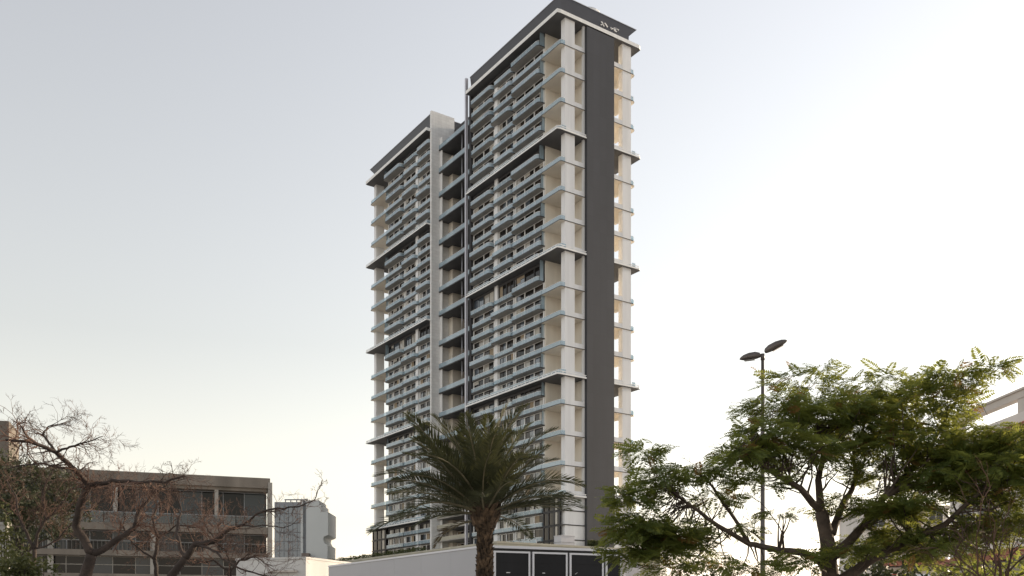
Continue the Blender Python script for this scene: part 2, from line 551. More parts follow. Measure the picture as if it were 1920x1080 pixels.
# terraces at both outer ends
for blk, (ta, tb, t_end, sg) in enumerate(BLOCKS):
    near = sg > 0
    L = 7.0 if near else 10.1

    def T(s):
        return t_end + sg * s

    def bx(mb, x0, s0, z0, x1, s1, z1, m, **k):
        ya, yb = sorted((T(s0), T(s1)))
        mb.box(x0, ya, z0, x1, yb, z1, m, **k)
    b = MB()
    bx(b, XF - 0.1, L - 0.12, 0, 19.7, L + 0.08, zc(28), 'beige')
    b.build('terrace_wall', tower)
    b = MB()
    bx(b, 6.65, 0.4, 0, 14.3, L - 0.14, zc(28), 'beige')
    b.build('stair_core', tower)
    b = MB()
    bx(b, 6.66, -0.7, 14.0, 14.3, 0.38, zc(28) - 0.4, 'clad')
    b.build('charcoal_slab', tower)
    for (xa, xb) in ((1.3, 3.9), (17.4, 19.9)):
        b = MB()
        bx(b, xa, 0.12, 0, xb, 1.5, zc(28) + 0.2, 'white')
        b.build('column', tower)
    for (xa, xb) in ((6.25, 6.655), (14.305, 14.6)):
        b = MB()
        bx(b, xa, 0.14, 0, xb, 0.7, zc(28) + 0.2, 'white')
        b.build('white_jamb', tower)
    for i, y in enumerate(lev):
        z = zc(y)
        if y in bands:
            # thick white belt with a rail on posts, dark underneath
            out = [(-1.2, T(37.0 if near else 36.6)), (-1.2, T(-0.4)), (-0.4, T(-0.6)), (XW + 0.6, T(-0.6)), (XW + 1.2, T(-0.2)), (XW + 1.2, T(37.0 if near else 36.6))]
            if not near:
                out = out[::-1]
            th = 0.8 if y == 28 else 0.36
            b = MB()
            if y == 28:
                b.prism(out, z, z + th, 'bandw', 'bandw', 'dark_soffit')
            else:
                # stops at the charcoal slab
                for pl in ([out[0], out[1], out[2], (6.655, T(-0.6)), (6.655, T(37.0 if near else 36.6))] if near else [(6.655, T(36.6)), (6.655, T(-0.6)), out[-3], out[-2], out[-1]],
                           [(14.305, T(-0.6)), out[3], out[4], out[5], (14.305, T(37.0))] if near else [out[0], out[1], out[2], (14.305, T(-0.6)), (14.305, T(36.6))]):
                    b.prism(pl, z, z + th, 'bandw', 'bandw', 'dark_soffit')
            o = b.build('belt_slab', tower)
            if y != 28:
                pts = [(-1.1, T(36.6)), (-1.1, T(-0.3)), (-0.4, T(-0.5)), (6.6, T(-0.5))]
                q = MB()
                q.strip(pts, z + th + 0.28, z + th + 0.42, 0.1, 'bandw')
                for s in np.arange(0.2, 36.5, 1.6):
                    q.box(-1.13, T(s) - 0.06, z + th, -1.03, T(s) + 0.06, z + th + 0.28, 'bandw')
                for x in np.arange(0.3, 6.6, 1.5):
                    q.box(x - 0.06, min(T(-0.53), T(-0.45)), z + th, x + 0.06, max(T(-0.53), T(-0.45)), z + th + 0.28, 'bandw')
                q.strip([(14.4, T(-0.5)), (XW + 0.5, T(-0.5)), (XW + 1.1, T(-0.1)), (XW + 1.1, T(7))], z + th + 0.28, z + th + 0.42, 0.1, 'bandw')
                q.build('belt_rail', o)
            if y == 28:
                continue
            ztop = z + th
        else:
            r = 0.7
            pl = [(0.0, T(L)), (0.0, T(r)), (0.06, T(r * .5)), (0.2, T(r * .2)), (r * .6, T(0.0)), (XW - r, T(0)), (XW - 0.2, T(0.2)), (XW, T(r)), (XW, T(L))]
            if not near:
                pl = pl[::-1]
            b = MB()
            b.prism(pl, z, z + 0.17, 'trim', 'soffit', 'soffit_warm')
            o = b.build('terrace_slab', tower)
            ztop = z + 0.17
        # solid parapets in the two openings, glass elsewhere
        for (xa, xb) in ((3.9, 6.25), (14.6, 17.4)):
            par = MB()
            bx(par, xa, 0.16, ztop, xb, 0.45, ztop + 1.05, 'white')
            par.build('parapet', o)
        e = 0.12 if y not in bands else -0.2
        for path in ([(e, T(L)), (e, T(0.9)), (e + .1, T(0.4)), (e + .5, T(e)), (1.28, T(e))],
                     [(19.92, T(e)), (XW - .5 - e, T(e)), (XW - .1 - e, T(.4)), (XW - e, T(.9)), (XW - e, T(L))]):
            gl = MB()
            gl.strip(path, ztop + 0.03, ztop + 0.92, 0.03, 'rail')
            gl.strip(path, ztop + 0.92, ztop + 0.97, 0.06, 'frame')
            gl.build('glass_rail', o)
    # closed lower storeys below the last belt
    for a, y in zip([930] + LOW, LOW + [1030]):
        for (xa, xb) in ((1.31, 6.24), (14.61, 19.89)):
            b = MB()
            bx(b, xa, 0.10, zc(y) + 0.24, xb, 0.8, zc(a) - 0.0, 'white')
            b.build('lower_wall', tower)
        if y < 1025:
            b = MB()
            pl = rect(0.5, 0, 20.7, L) if near else rect(0.5, T(L), 20.7, T(0))
            b.prism(pl, zc(y), zc(y) + 0.24, 'trim', 'soffit', 'soffit')
            b.build('lower_slab', tower)

# windows and balconies bay by bay
DEP = [-.3, .2, 0, -.15, .3, -.05, .15, -.35, .25, 0.1, -.2]
PANES = ['pane1'] * 4 + ['pane4'] * 3 + ['pane2'] * 3 + ['pane3']


def window_mesh(W, H, n, fr):
    b = MB()
    p = 0.1
    b.box(-0.16, 0, 0, 0.08, W, p, fr)
    b.box(-0.16, 0, H - p, 0.08, W, H, fr)
    pw = W / n
    for k in range(n + 1):
        w = 0.26 if k in (0, n) else 0.2
        y = min(max(k * pw - w / 2, 0), W - w)
        b.box(-0.2, y, p, 0.08, y + w, H - p, fr)
    for k in range(n if n < 3 else 0):       # thin middle bar
        y = (k + 0.5) * pw
        b.box(-0.1, y - 0.04, p, 0.05, y + 0.04, H - p, 'trim')
    return b


def glazing_mesh(W, H, n, pick):
    b = MB()
    pw = W / n
    for k in range(n):
        for h in range(2):
            y0 = k * pw + h * pw / 2 + 0.02
            y1 = y0 + pw / 2 - 0.04
            m = PANES[pick.randrange(len(PANES))]
            b.box(0.0, y0, 0.1, 0.03, y1, H - 0.1, m)
            if pick.random() < 0.14:      # blind or curtain part drawn
                dr = pick.choice((0.25, 0.4, 0.55, 0.85)) * H
                b.box(-0.012, y0, H - 0.1 - dr, -0.004, y1, H - 0.1, pick.choice(('curtain', 'curtain', 'curtain2')))
    return b


for blk, bays in enumerate((BAYS_R, BAYS_L)):
    for bi, (t0, t1) in enumerate(bays):
        ya, yb = min(t0, t1), max(t0, t1)
        W = yb - ya
        nw = 3 if bi == 0 else 2
        # white pier on the outer side of the middle bay
        pw = 1.3 if bi == 1 else 0.6
        wy0, wy1 = ya + 0.2, yb - 0.2
        if bi == 1:
            wy1 = yb - 1.7 if blk == 0 else yb - 0.4
            wy0 = ya + 0.35 if blk == 0 else ya + 1.7
            b = MB()
            if blk == 0:
                b.box(XF - .6, yb - 1.6, 0, XF, yb - 0.3, zc(40), 'white')
            else:
                b.box(XF - .6, ya + 0.3, 0, XF, ya + 1.6, zc(40), 'white')
            b.build('pier', tower)
        for si, (zf, zcl, kind, dark) in enumerate(STO):
            H = round((zcl - zf) - 0.24 - 0.12, 1)
            fr = 'darkwall' if dark and si % 4 != 99 else 'frame'
            ww = wy1 - wy0
            key = ('window', round(ww, 2), H, nw, fr)
            me = shared(key, lambda: window_mesh(ww, H, nw, fr))
            w = link('window', me, tower, (XF - .12, wy0, zf + 0.24))
            var = rnd.randrange(7)
            key = ('glazing', round(ww, 2), H, nw, var)
            me = shared(key, lambda: glazing_mesh(ww, H, nw, random.Random(var * 31 + int(H * 10))))
            link('glazing', me, w)
            if dark:
                dk = shared(('dark_fascia', round(W, 2)), lambda: (lambda q: (q.box(XF - .35, 0.02, 0, XF - .02, W - 0.02, 0.6, 'darkwall'), q)[1])(MB()))
                link('dark_fascia', dk, tower, (0, ya, zcl - 0.62))
            if si == len(STO) - 1:
                continue
            # balcony
            if kind == 'band':
                x0 = -0.9
            elif kind == 'A':
                x0 = {0: 0.0, 1: -0.55, 2: 0.1}[bi]
            elif kind == 'B':
                x0 = {0: -0.6, 1: 0.1, 2: -0.5}[bi]
            else:
                x0 = {0: 0.0, 1: 0.2, 2: 0.1}[bi]
            if kind in ('A', 'B') and not (kind == 'A' and bi == 0):
                x0 = max(-0.95, min(0.4, x0 + DEP[(si * 5 + bi * 3 + blk * 7) % len(DEP)]))
                if si > 20:
                    x0 = x0 * 0.6 + 0.05
                x0 = round(x0, 2)
            gapa = (0.12, 0.3, 0.2)[(si + bi) % 3]
            W2 = W - 2 * gapa
            r = 0.9 if kind in ('A', 'B') and x0 < 0.05 else 0.5
            if kind == 'A' and bi == 0:
                r = 0.05
                gapa, W2 = 0.0, W
                if blk == 1:
                    W2 = W - 0.1
            deep = x0 < -0.5
            if kind != 'band':
                def bal():
                    b = MB()
                    b.prism(arc_outline(XF - .02, x0, W2, r), 0, 0.2, 'trim', 'soffit', 'soffit')
                    return b
                me = shared(('balcony', round(W2, 2), x0, r), bal)
                o = link('balcony', me, tower, (0, ya + gapa, zf))
                zr = 0.2
            else:
                o = tower
                zr = 0.36
            # railing

            def ral():
                b = MB()
                path = arc_outline(XF - .2, x0, W2, r)
                path = inset_path(path, 0.08)
                b.strip(path, 0.05, 0.90, 0.03, 'rail')
                b.strip(path, 0.90, 0.96, 0.06, 'frame')
                k = int(W2 // 2.4)
                for j in range(1, k + 1):
                    y = W2 * j / (k + 1)
                    b.box(x0 + 0.05, y - 0.03, 0.0, x0 + 0.13, y + 0.03, 1.0, 'metal')
                return b
            me = shared(('glass_rail', round(W2, 2), x0, r), ral)
            if kind == 'band':
                rl = link('glass_rail', me, tower, (0, ya + gapa, zf + zr))
            else:
                rl = link('glass_rail', me, o, (0, 0, zr))
            # things people keep on their balconies
            if kind in ('A', 'B') and rnd.random() < 0.4:
                it = rnd.randrange(3)
                yy = rnd.uniform(0.8, W2 - 1.6)
                if it == 0:
                    me = shared(('cooling_unit',), lambda: (lambda q: (q.box(0, 0, 0, .32, .85, .62, 'frame'), q.box(-.02, .1, .08, 0, .6, .54, 'trim'), q)[2])(MB()))
                    link('cooling_unit', me, o, (0.55, yy, 0.2))
                elif it == 1:
                    me = shared(('drying_rack',), lambda: (lambda q: ([q.box(.0, j * .22, .55, .03, j * .22 + .19, 1.25 + .1 * (j % 2), ('sign', 'teal', 'curtain', 'sign')[j % 4]) for j in range(5)], q.box(-.02, -.05, 1.3, .05, 1.15, 1.34, 'metal'), q.box(0, -.05, 0, .03, 0, 1.3, 'metal'), q.box(0, 1.1, 0, .03, 1.15, 1.3, 'metal'), q)[-1])(MB()))
                    link('drying_rack', me, o, (0.45, yy, 0.2))
                else:
                    me = shared(('chair',), lambda: (lambda q: (q.box(0, 0, .4, .5, .5, .46, 'brownbox'), q.box(.45, 0, .46, .5, .5, .95, 'brownbox'), [q.box(a_, c_, 0, a_ + .05, c_ + .05, .4, 'trim') for a_ in (0, .45) for c_ in (0, .45)], q)[-1])(MB()))
                    link('chair', me, o, (0.3, yy, 0.2))
            # full height glass screen at the terrace end
            if kind == 'B' and bi == 0:
                def scr():
                    b = MB()
                    b.box(x0 + 0.6, -0.03, 0.24, XF - .15, 0.02, round(zcl - zf, 1) - 0.05, 'rail')
                    b.box(x0 + 0.55, -0.05, 0.24, x0 + 0.6, 0.04, round(zcl - zf, 1) - 0.05, 'trim')
                    return b
                me = shared(('glass_screen', x0, round(zcl - zf, 1)), scr)
                link('glass_screen', me, o, (0, 0.05 if blk == 0 else W2 - 0.05, 0))

# glazed corner of the lowest storeys (near block)
for a, y in zip([930] + LOW, LOW + [1036]):
    H = round(zc(a) - zc(y) - 0.24 - 0.05, 1)
    for blk, yy in ((0, 0.9), (1, 84.0)):
        W = 6.0 if blk == 0 else 8.6
        me = shared(('window', W, H, 3, 'darkwall'), lambda: window_mesh(W, H, 3, 'darkwall'))
        w = link('window', me, tower, (0.55, yy, zc(y) + 0.24))
        me = shared(('glazing', W, H, 3, 0), lambda: glazing_mesh(W, H, 3, random.Random(14)))
        link('glazing', me, w)

# recessed middle: long dark terraces
MOFF = 1.2
for i, y in enumerate(lev):
    if y == 28 or y >= 900:
        continue
    z = zc(y) + MOFF
    b = MB()
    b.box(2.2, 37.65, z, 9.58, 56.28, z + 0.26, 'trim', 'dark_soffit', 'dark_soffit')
    o = b.build('middle_terrace', tower)
    q = MB()
    q.box(2.26, 37.7, z + 0.3, 2.3, 56.25, z + 1.4, 'rail')
    q.box(2.25, 37.7, z + 1.4, 2.31, 56.25, z + 1.45, 'metal')
    for s in np.arange(39, 56, 2.4):
        q.box(2.31, s - 0.03, z + 0.26, 2.37, s + 0.03, z + 1.4, 'metal')
    q.build('glass_rail', o)
    if i == 1:
        continue
    q = MB()
    h = (zc(lev[i - 1]) - zc(y))
    q.tube([(2.9, 45.5, z + 0.26), (2.9, 45.5, z + h - 0.02)], 0.09, 8, 'metal')
    q.build('thin_post', o, True)
b = MB()
b.box(2.6, 55.3, 14, 2.9, 56.28, zc(40), 'frame')
b.build('white_jamb', tower)
b = MB()
b.box(5.2, 54.2, 14, 9.58, 56.27, zc(81), 'beige')
b.build('return_wall', tower)
for y in (938, 962, 990):          # lower storeys of the middle
    z = zc(y) + 1.0
    b = MB()
    b.box(1.6, 37.65, z, 6.98, 56.28, z + 0.3, 'concrete2', 'soffit', 'soffit')
    b.box(1.6, 37.7, z + 0.3, 1.75, 56.2, z + 1.2, 'podium')
    b.build('planter_terrace', tower)
    W, H = 15.0, 2.1
    me = shared(('window', W, H, 4, 'frame'), lambda: window_mesh(W, H, 4, 'frame'))
    w = link('window', me, tower, (6.6, 39, z - 2.5))
    me = shared(('glazing', W, H, 4, 0), lambda: glazing_mesh(W, H, 4, random.Random(9)))
    link('glazing', me, w)

# crowns with outward leaning ends
zb = zc(28) + 0.8
for (x0, ta, tb, xe, tae, tbe) in ((0.3, 0.5, 37.3, 21.8, 0.5, 37.3), (0.3, 57.0, 91.6, 20.0, 57.0, 94.0)):
    b = MB()
    zk = zb + 0.45 * (ZTOP - zb)
    lowp = [(x0 + .5, ta, zb), (19.5, ta, zb), (19.5, tb, zb), (x0 + .5, tb, zb)]
    midp = [(x0 + .3, ta, zk), (19.6, ta, zk), (19.6, tb, zk), (x0 + .3, tb, zk)]
    topp = [(x0, tae, ZTOP), (xe, tae, ZTOP), (xe, tbe, ZTOP), (x0, tbe, ZTOP)]
    b.hexa(lowp + midp, 'crown')
    b.hexa(midp + topp, 'crown')
    b.build('crown', tower)
    b = MB()
    b.box(x0 - 0.12, tae - 0.1, ZTOP, xe + 0.05, tbe + 0.05, ZTOP + 0.12, 'metal')
    b.build('roof_coping', tower)
b = MB()          # shallow pale canopy on the roof behind the crown
ring = [(10.5 + 3.2 * math.cos(a), 4.2 + 3.2 * math.sin(a)) for a in np.linspace(0, 2 * math.pi, 24, endpoint=False)]
b.prism(ring, ZTOP + 0.12, ZTOP + 1.0, 'bandw')
b.prism([(10.5 + (x - 10.5) * .92, 4.2 + (y - 4.2) * .92) for x, y in ring], ZTOP + 1.0, ZTOP + 1.25, 'trim')
b.build('roof_canopy', tower)
b = MB()
b.box(8.5, 38, 133.0, 15.0, 46, 135.0, 'darkwall')
b.build('plant_room', tower)

# lettering on the crown: loose white strokes
ca, sa = math.cos(TH), math.sin(TH)


def crown_pt(px, py, Y=0.5):
    k = (px - 960) / F
    # O + X v + Y u ; u = (-sa, ca), v = (ca, sa)
    ax, ay = OX - Y * sa, D0 + Y * ca
    X = (ax - k * ay) / (k * sa - ca)
    d = ay + X * sa
    return X, EYE + (HY - py) * d / F


b = MB()
for st, w in (([(365, 240), (425, 262), (432, 340), (488, 418)], 1.0), ([(355, 325), (385, 372)], .9), ([(500, 285), (552, 345), (622, 458)], 1.0),
              ([(752, 450), (768, 515), (800, 528), (832, 488)], .75), ([(872, 480), (888, 570), (930, 608), (985, 630)], .85),
              ([(880, 478), (968, 492), (945, 560), (905, 548)], .6), ([(1000, 528), (1075, 545), (1042, 592)], .7)):
    pts = []
    for zx, zy in st:
        X, Z = crown_pt(1110 + zx / 21.333, 30 + zy / 21.333, 0.42)
        pts.append((X, 0.42, Z))
    b.tube(pts, 0.15 * w, 5, 'sign')
b.build('sign_lettering', tower)

# ------------------------------------------------------------------ podium, deck things
pod = thing('podium_building', 'long low beige podium with planted parapet under the tower', 'podium', (OX, D0, 0), TH)
b = MB()
b.box(-20, -6, 0, 23, 150, 16.9, 'podium')
b.build('wall', pod)
b = MB()
b.box(-20.15, -6.15, 16.904, -19.6, 150, 17.3, 'podium')
b.box(-19.6, -6.15, 16.904, 23.1, -5.6, 17.3, 'podium')
b.build('coping', pod)


def leaf_cards(centers, size, m, name, parent=None, loc=(0, 0, 0), flat=0.0, aspect=0.45):
    """many small pointed leaves: centers Nx3"""
    N = len(centers)
    C = np.asarray(centers, dtype=np.float32)
    a = nrs.normal(size=(N, 3))
    a[:, 2] *= (1 - flat)
    a /= np.linalg.norm(a, axis=1)[:, None]
    bb = nrs.normal(size=(N, 3))
    bb -= a * (a * bb).sum(1)[:, None]
    bb /= np.linalg.norm(bb, axis=1)[:, None]
    sz = (size * nrs.uniform(0.6, 1.3, N))[:, None]
    v = np.stack([C - a * sz, C + bb * sz * aspect, C + a * sz, C - bb * sz * aspect], 1).reshape(-1, 3)
    return np_mesh(name, v, np.arange(N * 4).reshape(-1, 4), [m], None, parent, loc)


def np_mesh(name, v, f, mats, mi=None, parent=None, loc=None):
    me = bpy.data.meshes.new(name)
    nv, nf = len(v), len(f)
    k = f.shape[1]
    me.vertices.add(nv)
    me.vertices.foreach_set('co', np.ascontiguousarray(v, dtype=np.float32).ravel())
    me.loops.add(nf * k)
    me.loops.foreach_set('vertex_index', np.ascontiguousarray(f, dtype=np.int32).ravel())
    me.polygons.add(nf)
    me.polygons.foreach_set('loop_start', np.arange(0, nf * k, k, dtype=np.int32))
    for m in mats:
        me.materials.append(M[m])
    if mi is not None:
        me.polygons.foreach_set('material_index', np.ascontiguousarray(mi, dtype=np.int32))
    me.update(calc_edges=True)
    return link(name, me, parent, loc)


def hedge(label, x0, x1, y0, y1, z0, h, n):
    o = thing('hedge', label, 'hedge', (OX, D0, 0), TH)
    c = np.stack([nrs.uniform(x0, x1, n), nrs.uniform(y0, y1, n), z0 + h * nrs.uniform(0, 1, n) ** 0.8], 1)
    c[:, 2] += 0.35 * np.sin(c[:, 1] * 0.9) * nrs.uniform(0, 1, n)
    k = leaf_cards(c, 0.22, 'hedge', 'foliage', o)
    tag(k, kind='stuff')
    return o


hedge('long green hedge along the podium edge left of the tower', -19.5, -17.8, 26, 149, 17.0, 1.3, 9000)
hedge('pale green planting at the foot of the far tower block', -5.8, -4.6, 8, 99, 16.95, 1.2, 4200)
hedge('short dense hedge beside the charcoal slab above the dark hoarding', 5.0, 9.5, -3.6, -2.6, 16.95, 2.0, 1500)

t = thing('deck_balustrade', 'glass balustrade round the podium deck behind the palm trunk', 'balustrade', (OX, D0, 0), TH)
for k in range(12):
    b = MB()
    b.box(-5.6, 1 + k * 2.6, ZB - 0.2, -5.56, 1 + k * 2.6 + 2.5, ZB + 1.0, 'rail')
    b.build('glass_panel', t)
b = MB()
for k in range(13):
    b.box(-5.65, 0.92 + k * 2.6, ZB - 0.25, -5.5, 0.98 + k * 2.6, ZB + 1.05, 'metal')
b.box(-5.62, 0.95, ZB + 1.0, -5.54, 32.1, ZB + 1.06, 'metal')
b.build('handrail', t)
t = thing('deck_kiosk', 'small plain white box room on the podium deck near the white column', 'kiosk', (OX, D0, 0), TH)
b = MB()
b.box(-2.6, -3.7, 16.91, 0.9, -1.2, ZB + 1.6, 'boxgrey')
b.build('body', t)
b = MB()
b.box(-2.7, -3.8, ZB + 0.28, 1.0, -1.1, ZB + 0.32, 'distd')
b.build('joint', t)
b = MB()
b.box(-2.68, -3.78, ZB + 1.6, 0.98, -1.12, ZB + 1.72, 'boxgrey')
b.build('roof', t)
PLL = ['bushy plant in a terracotta pot on the deck nearest the palm trunk', 'tall plant in a pale pot on the deck between two potted bushes', 'low plant in a terracotta pot on the deck farther along the balustrade', 'small plant in a pale pot on the deck next to the white box room']
for k in range(4):
    lx, ly = -5.0 + 0.1 * (k % 3), 11.0 - k * 2.6
    pt = thing('deck_plant', PLL[k], 'potted plant', (OX + lx * ca - ly * sa, D0 + lx * sa + ly * ca, ZB - 0.25), 0, 'potted plants along the deck')
    b = MB()
    b.tube([(0, 0, 0), (0, 0, 0.55)], [0.25, 0.34], 10, 'boxgrey' if k % 2 else 'tile')
    b.build('pot', pt, True)
    n = 90
    c = np.stack([nrs.normal(0, 0.3, n), nrs.normal(0, 0.3, n), 0.6 + nrs.uniform(0, 1.0 + 0.4 * (k % 2), n)], 1)
    tag(leaf_cards(c, 0.16, 'leaf2', 'foliage', pt), kind='stuff')

# ------------------------------------------------------------------ site hoardings in front
CX, CY, HZ = -1.05, 35.5, 4.5
LX, LY = -9.55, 48.6
RX, RY = 4.45, 37.7


def wall_frame(ax, ay, bx_, by):
    d = Vector((bx_ - ax, by - ay))
    return d.length, math.atan2(d.y, d.x)


Ln, ang = wall_frame(LX, LY, CX, CY)
t = thing('white_hoarding', 'plain smooth white site wall running left from behind the palm trunk', 'wall', (LX, LY, 0), ang)
n = 6
for k in range(n):
    b = MB()
    b.box(k * Ln / n + 0.004, 0, 0, (k + 1) * Ln / n - 0.004, 0.08, HZ - 0.08, 'hoardw')
    b.build('panel', t)
b = MB()
b.box(0, -0.03, HZ - 0.079, Ln, 0.11, HZ, 'hoardf')
b.build('coping', t)

Ln, ang = wall_frame(CX + 0.35, CY + 0.1, RX, RY)
t = thing('dark_hoarding', 'charcoal site hoarding in white framed panels right of the palm trunk', 'hoarding', (CX + 0.35, CY + 0.1, 0), ang)
b = MB()
b.box(0, -0.02, HZ - 0.10, Ln, 0.16, HZ + 0.0, 'hoardf')
b.build('coping', t)
b = MB()
b.box(0, 0.1, 0, Ln, 0.14, HZ - 0.1, 'trim')
b.build('backing', t)
pw = 1.60
npan = 4
for k in range(npan):
    x0 = 0.02 + k * pw
    x1 = min(x0 + pw - 0.10, Ln - 0.02)
    zt = HZ - 0.20
    b = MB()
    b.box(x0 + 0.07, 0.02, 0.1, x1 - 0.07, 0.08, zt - 0.07, 'hoardd')
    # shallow grooves between boards
    p = b.build('panel', t)
    b = MB()
    for z in np.arange(0.5, zt - 0.2, 0.42):
        b.box(x0 + 0.07, 0.012, z, x1 - 0.07, 0.019, z + 0.395, 'hoardd')
    b.build('board', p)
    b = MB()
    b.box(x0, -0.01, zt - 0.07, x1, 0.09, zt, 'hoardf')
    b.box(x0, -0.01, 0.05, x0 + 0.07, 0.09, zt - 0.07, 'hoardf')
    b.box(x1 - 0.07, -0.01, 0.05, x1, 0.09, zt - 0.07, 'hoardf')
    b.build('frame', t)
    b = MB()
    if k == 0:
        b.box(x0 + 0.5, 0.002, 3.46, x0 + 0.66, 0.011, 3.485, 'sign')
    elif k == 1:
        b.box(x0 + 0.42, 0.002, 3.47, x0 + 0.53, 0.011, 3.495, 'sign')
    elif k == 2:
        b.hexa([(x0 + .22, .002, 3.46), (x0 + .24, .002, 3.46), (x0 + .24, .011, 3.46), (x0 + .22, .011, 3.46), (x0 + .33, .002, 3.53), (x0 + .35, .002, 3.53), (x0 + .35, .011, 3.53), (x0 + .33, .011, 3.53)], 'sign')
    if b.v:
        b.build('printed_mark', p)
# corrugated return going away on the right
t = thing('corrugated_fence', 'pale corrugated metal fence end right of the dark hoarding', 'fence', (RX + 0.05, RY, 0), math.atan2(46 - RY, 6.3 - RX))
for k in range(26):
    me = shared(('corrugated_sheet',), lambda: (lambda q: (q.hexa([(0, 0, 0), (.1, -.05, 0), (.2, 0, 0), (.1, .02, 0), (0, 0, HZ - .25), (.1, -.05, HZ - .25), (.2, 0, HZ - .25), (.1, .02, HZ - .25)], 'metal'), q)[1])(MB()))
    link('sheet', me, t, (k * 0.3, 0, 0))
for k in range(4):
    b = MB()
    b.box(k * 2.4 - 0.04, 0.03, 0, k * 2.4 + 0.04, 0.11, HZ, 'metal')
    b.build('post', t)

# ------------------------------------------------------------------ street lamp with two heads
LD = 30.0
lp = at(1430, 1080, LD)
t = thing('street_lamp', 'slim dark street lamp with two flat heads behind the leafy tree', 'street lamp', (lp.x, LD, 0))
zt = at(1430, 668, LD).z
b = MB()
b.tube([(0, 0, 0), (0, 0, 1.2), (0, 0, zt)], [0.11, 0.085, 0.05], 12, 'lamp')
b.build('pole', t, True)
b = MB()
b.tube([(0, 0, zt - 0.12), (0, 0, zt + 0.08)], [0.07, 0.06], 10, 'lamp')
b.build('bracket', t, True)


def lamp_head(p0, p1, w, h):
    """flattened tapered cowl from p0 to p1"""
    p0, p1 = Vector(p0), Vector(p1)
    d = p1 - p0
    ax = d.normalized()
    side = Vector((0, 1, 0))
    side = (side - ax * side.dot(ax)).normalized()
    up = ax.cross(side)
    if up.z < 0:
        up = -up
    b = MB()
    prof = [(0.0, .25, .3), (.06, .55, .7), (.25, .9, 1), (.55, 1, 1), (.8, .75, .75), (.94, .4, .42), (1.0, .12, .12)]
    K = 14
    base = 0
    for (s, ws, hs_) in prof:
        c = p0 + d * s
        for j in range(K):
            a = 2 * math.pi * j / K
            y, z = math.cos(a) * w * ws, math.sin(a) * h * hs_
            if z < 0:
                z *= 0.45
            q = c + side * y + up * z
            b.v.append(tuple(q))
    k0 = b.mi('lamp')
    for i in range(len(prof) - 1):
        for j in range(K):
            a0 = i * K + j
            a1 = i * K + (j + 1) % K
            b.f.append((a0, a1, a1 + K, a0 + K))
            b.m.append(k0)
    b.f.append(tuple(range(K - 1, -1, -1)))
    b.f.append(tuple((len(prof) - 1) * K + j for j in range(K)))
    b.m += [k0, k0]
    ln = MB()
    c0, c1 = p0 + d * 0.3 - up * h * 0.47, p0 + d * 0.78 - up * h * 0.40
    ln.hexa([c0 - side * w * .5 - up * .02, c0 + side * w * .5 - up * .02, c1 + side * w * .45 - up * .02, c1 - side * w * .45 - up * .02,
             c0 - side * w * .5, c0 + side * w * .5, c1 + side * w * .45, c1 - side * w * .45], 'lens')
    return b, ln


for (pa, pb) in (((1427, 667), (1391, 669)), ((1434, 661), (1472, 643))):
    A = at(pa[0], pa[1], LD) - Vector((lp.x, LD, 0))
    B = at(pb[0], pb[1], LD) - Vector((lp.x, LD, 0))
    B.y -= 0.25 if pb[0] > 1430 else -0.3
    hb, lb = lamp_head(A, B, 0.16, 0.16)
    o = hb.build('lamp_head', t, True)
    lb.build('lens', o)

# ------------------------------------------------------------------ palm
PD = 28.6
pb = at(909, 1080, PD)
t = thing('palm_tree', 'shaggy date palm with rough trunk in front of the white site wall', 'palm tree', (pb.x, PD, 0))
ZC = at(905, 962, PD).z           # heart of the crown
b = MB()
zs = [0, 1.5, 3.0, 3.9, 4.3, 4.5, 4.72, 4.98, 5.22]
rs = [.28, .23, .20, .175, .17, .25, .34, .37, .25]
b.tube([(0, 0, z) for z in zs], [x * .96 for x in rs], 16, 'palmcore')
b.build('trunk', t, True)


def boot_mesh():
    b = MB()
    b.hexa([(-.07, .06, -.10), (.07, .06, -.10), (.05, -.02, -.10), (-.05, -.02, -.10), (-.045, .05, .10), (.045, .05, .10), (.035, -.085, .13), (-.035, -.085, .13)], 'palmtrunk')
    return b


cnt = 0
for k in range(190):
    z = 2.55 + k * 0.0138
    a = k * 2.39996
    r = float(np.interp(z, zs, rs))
    o = link('leaf_base', shared(('leaf_base',), boot_mesh), t)
    o.location = (math.sin(a) * r, -math.cos(a) * r, z)
    sc = 1.0 + 0.6 * max(0, min(1, (z - 4.3) / 0.4))
    o.scale = (sc, sc, sc * 1.1)
    o.rotation_euler = (rnd.uniform(-.15, .25), rnd.uniform(-.35, .35), a)


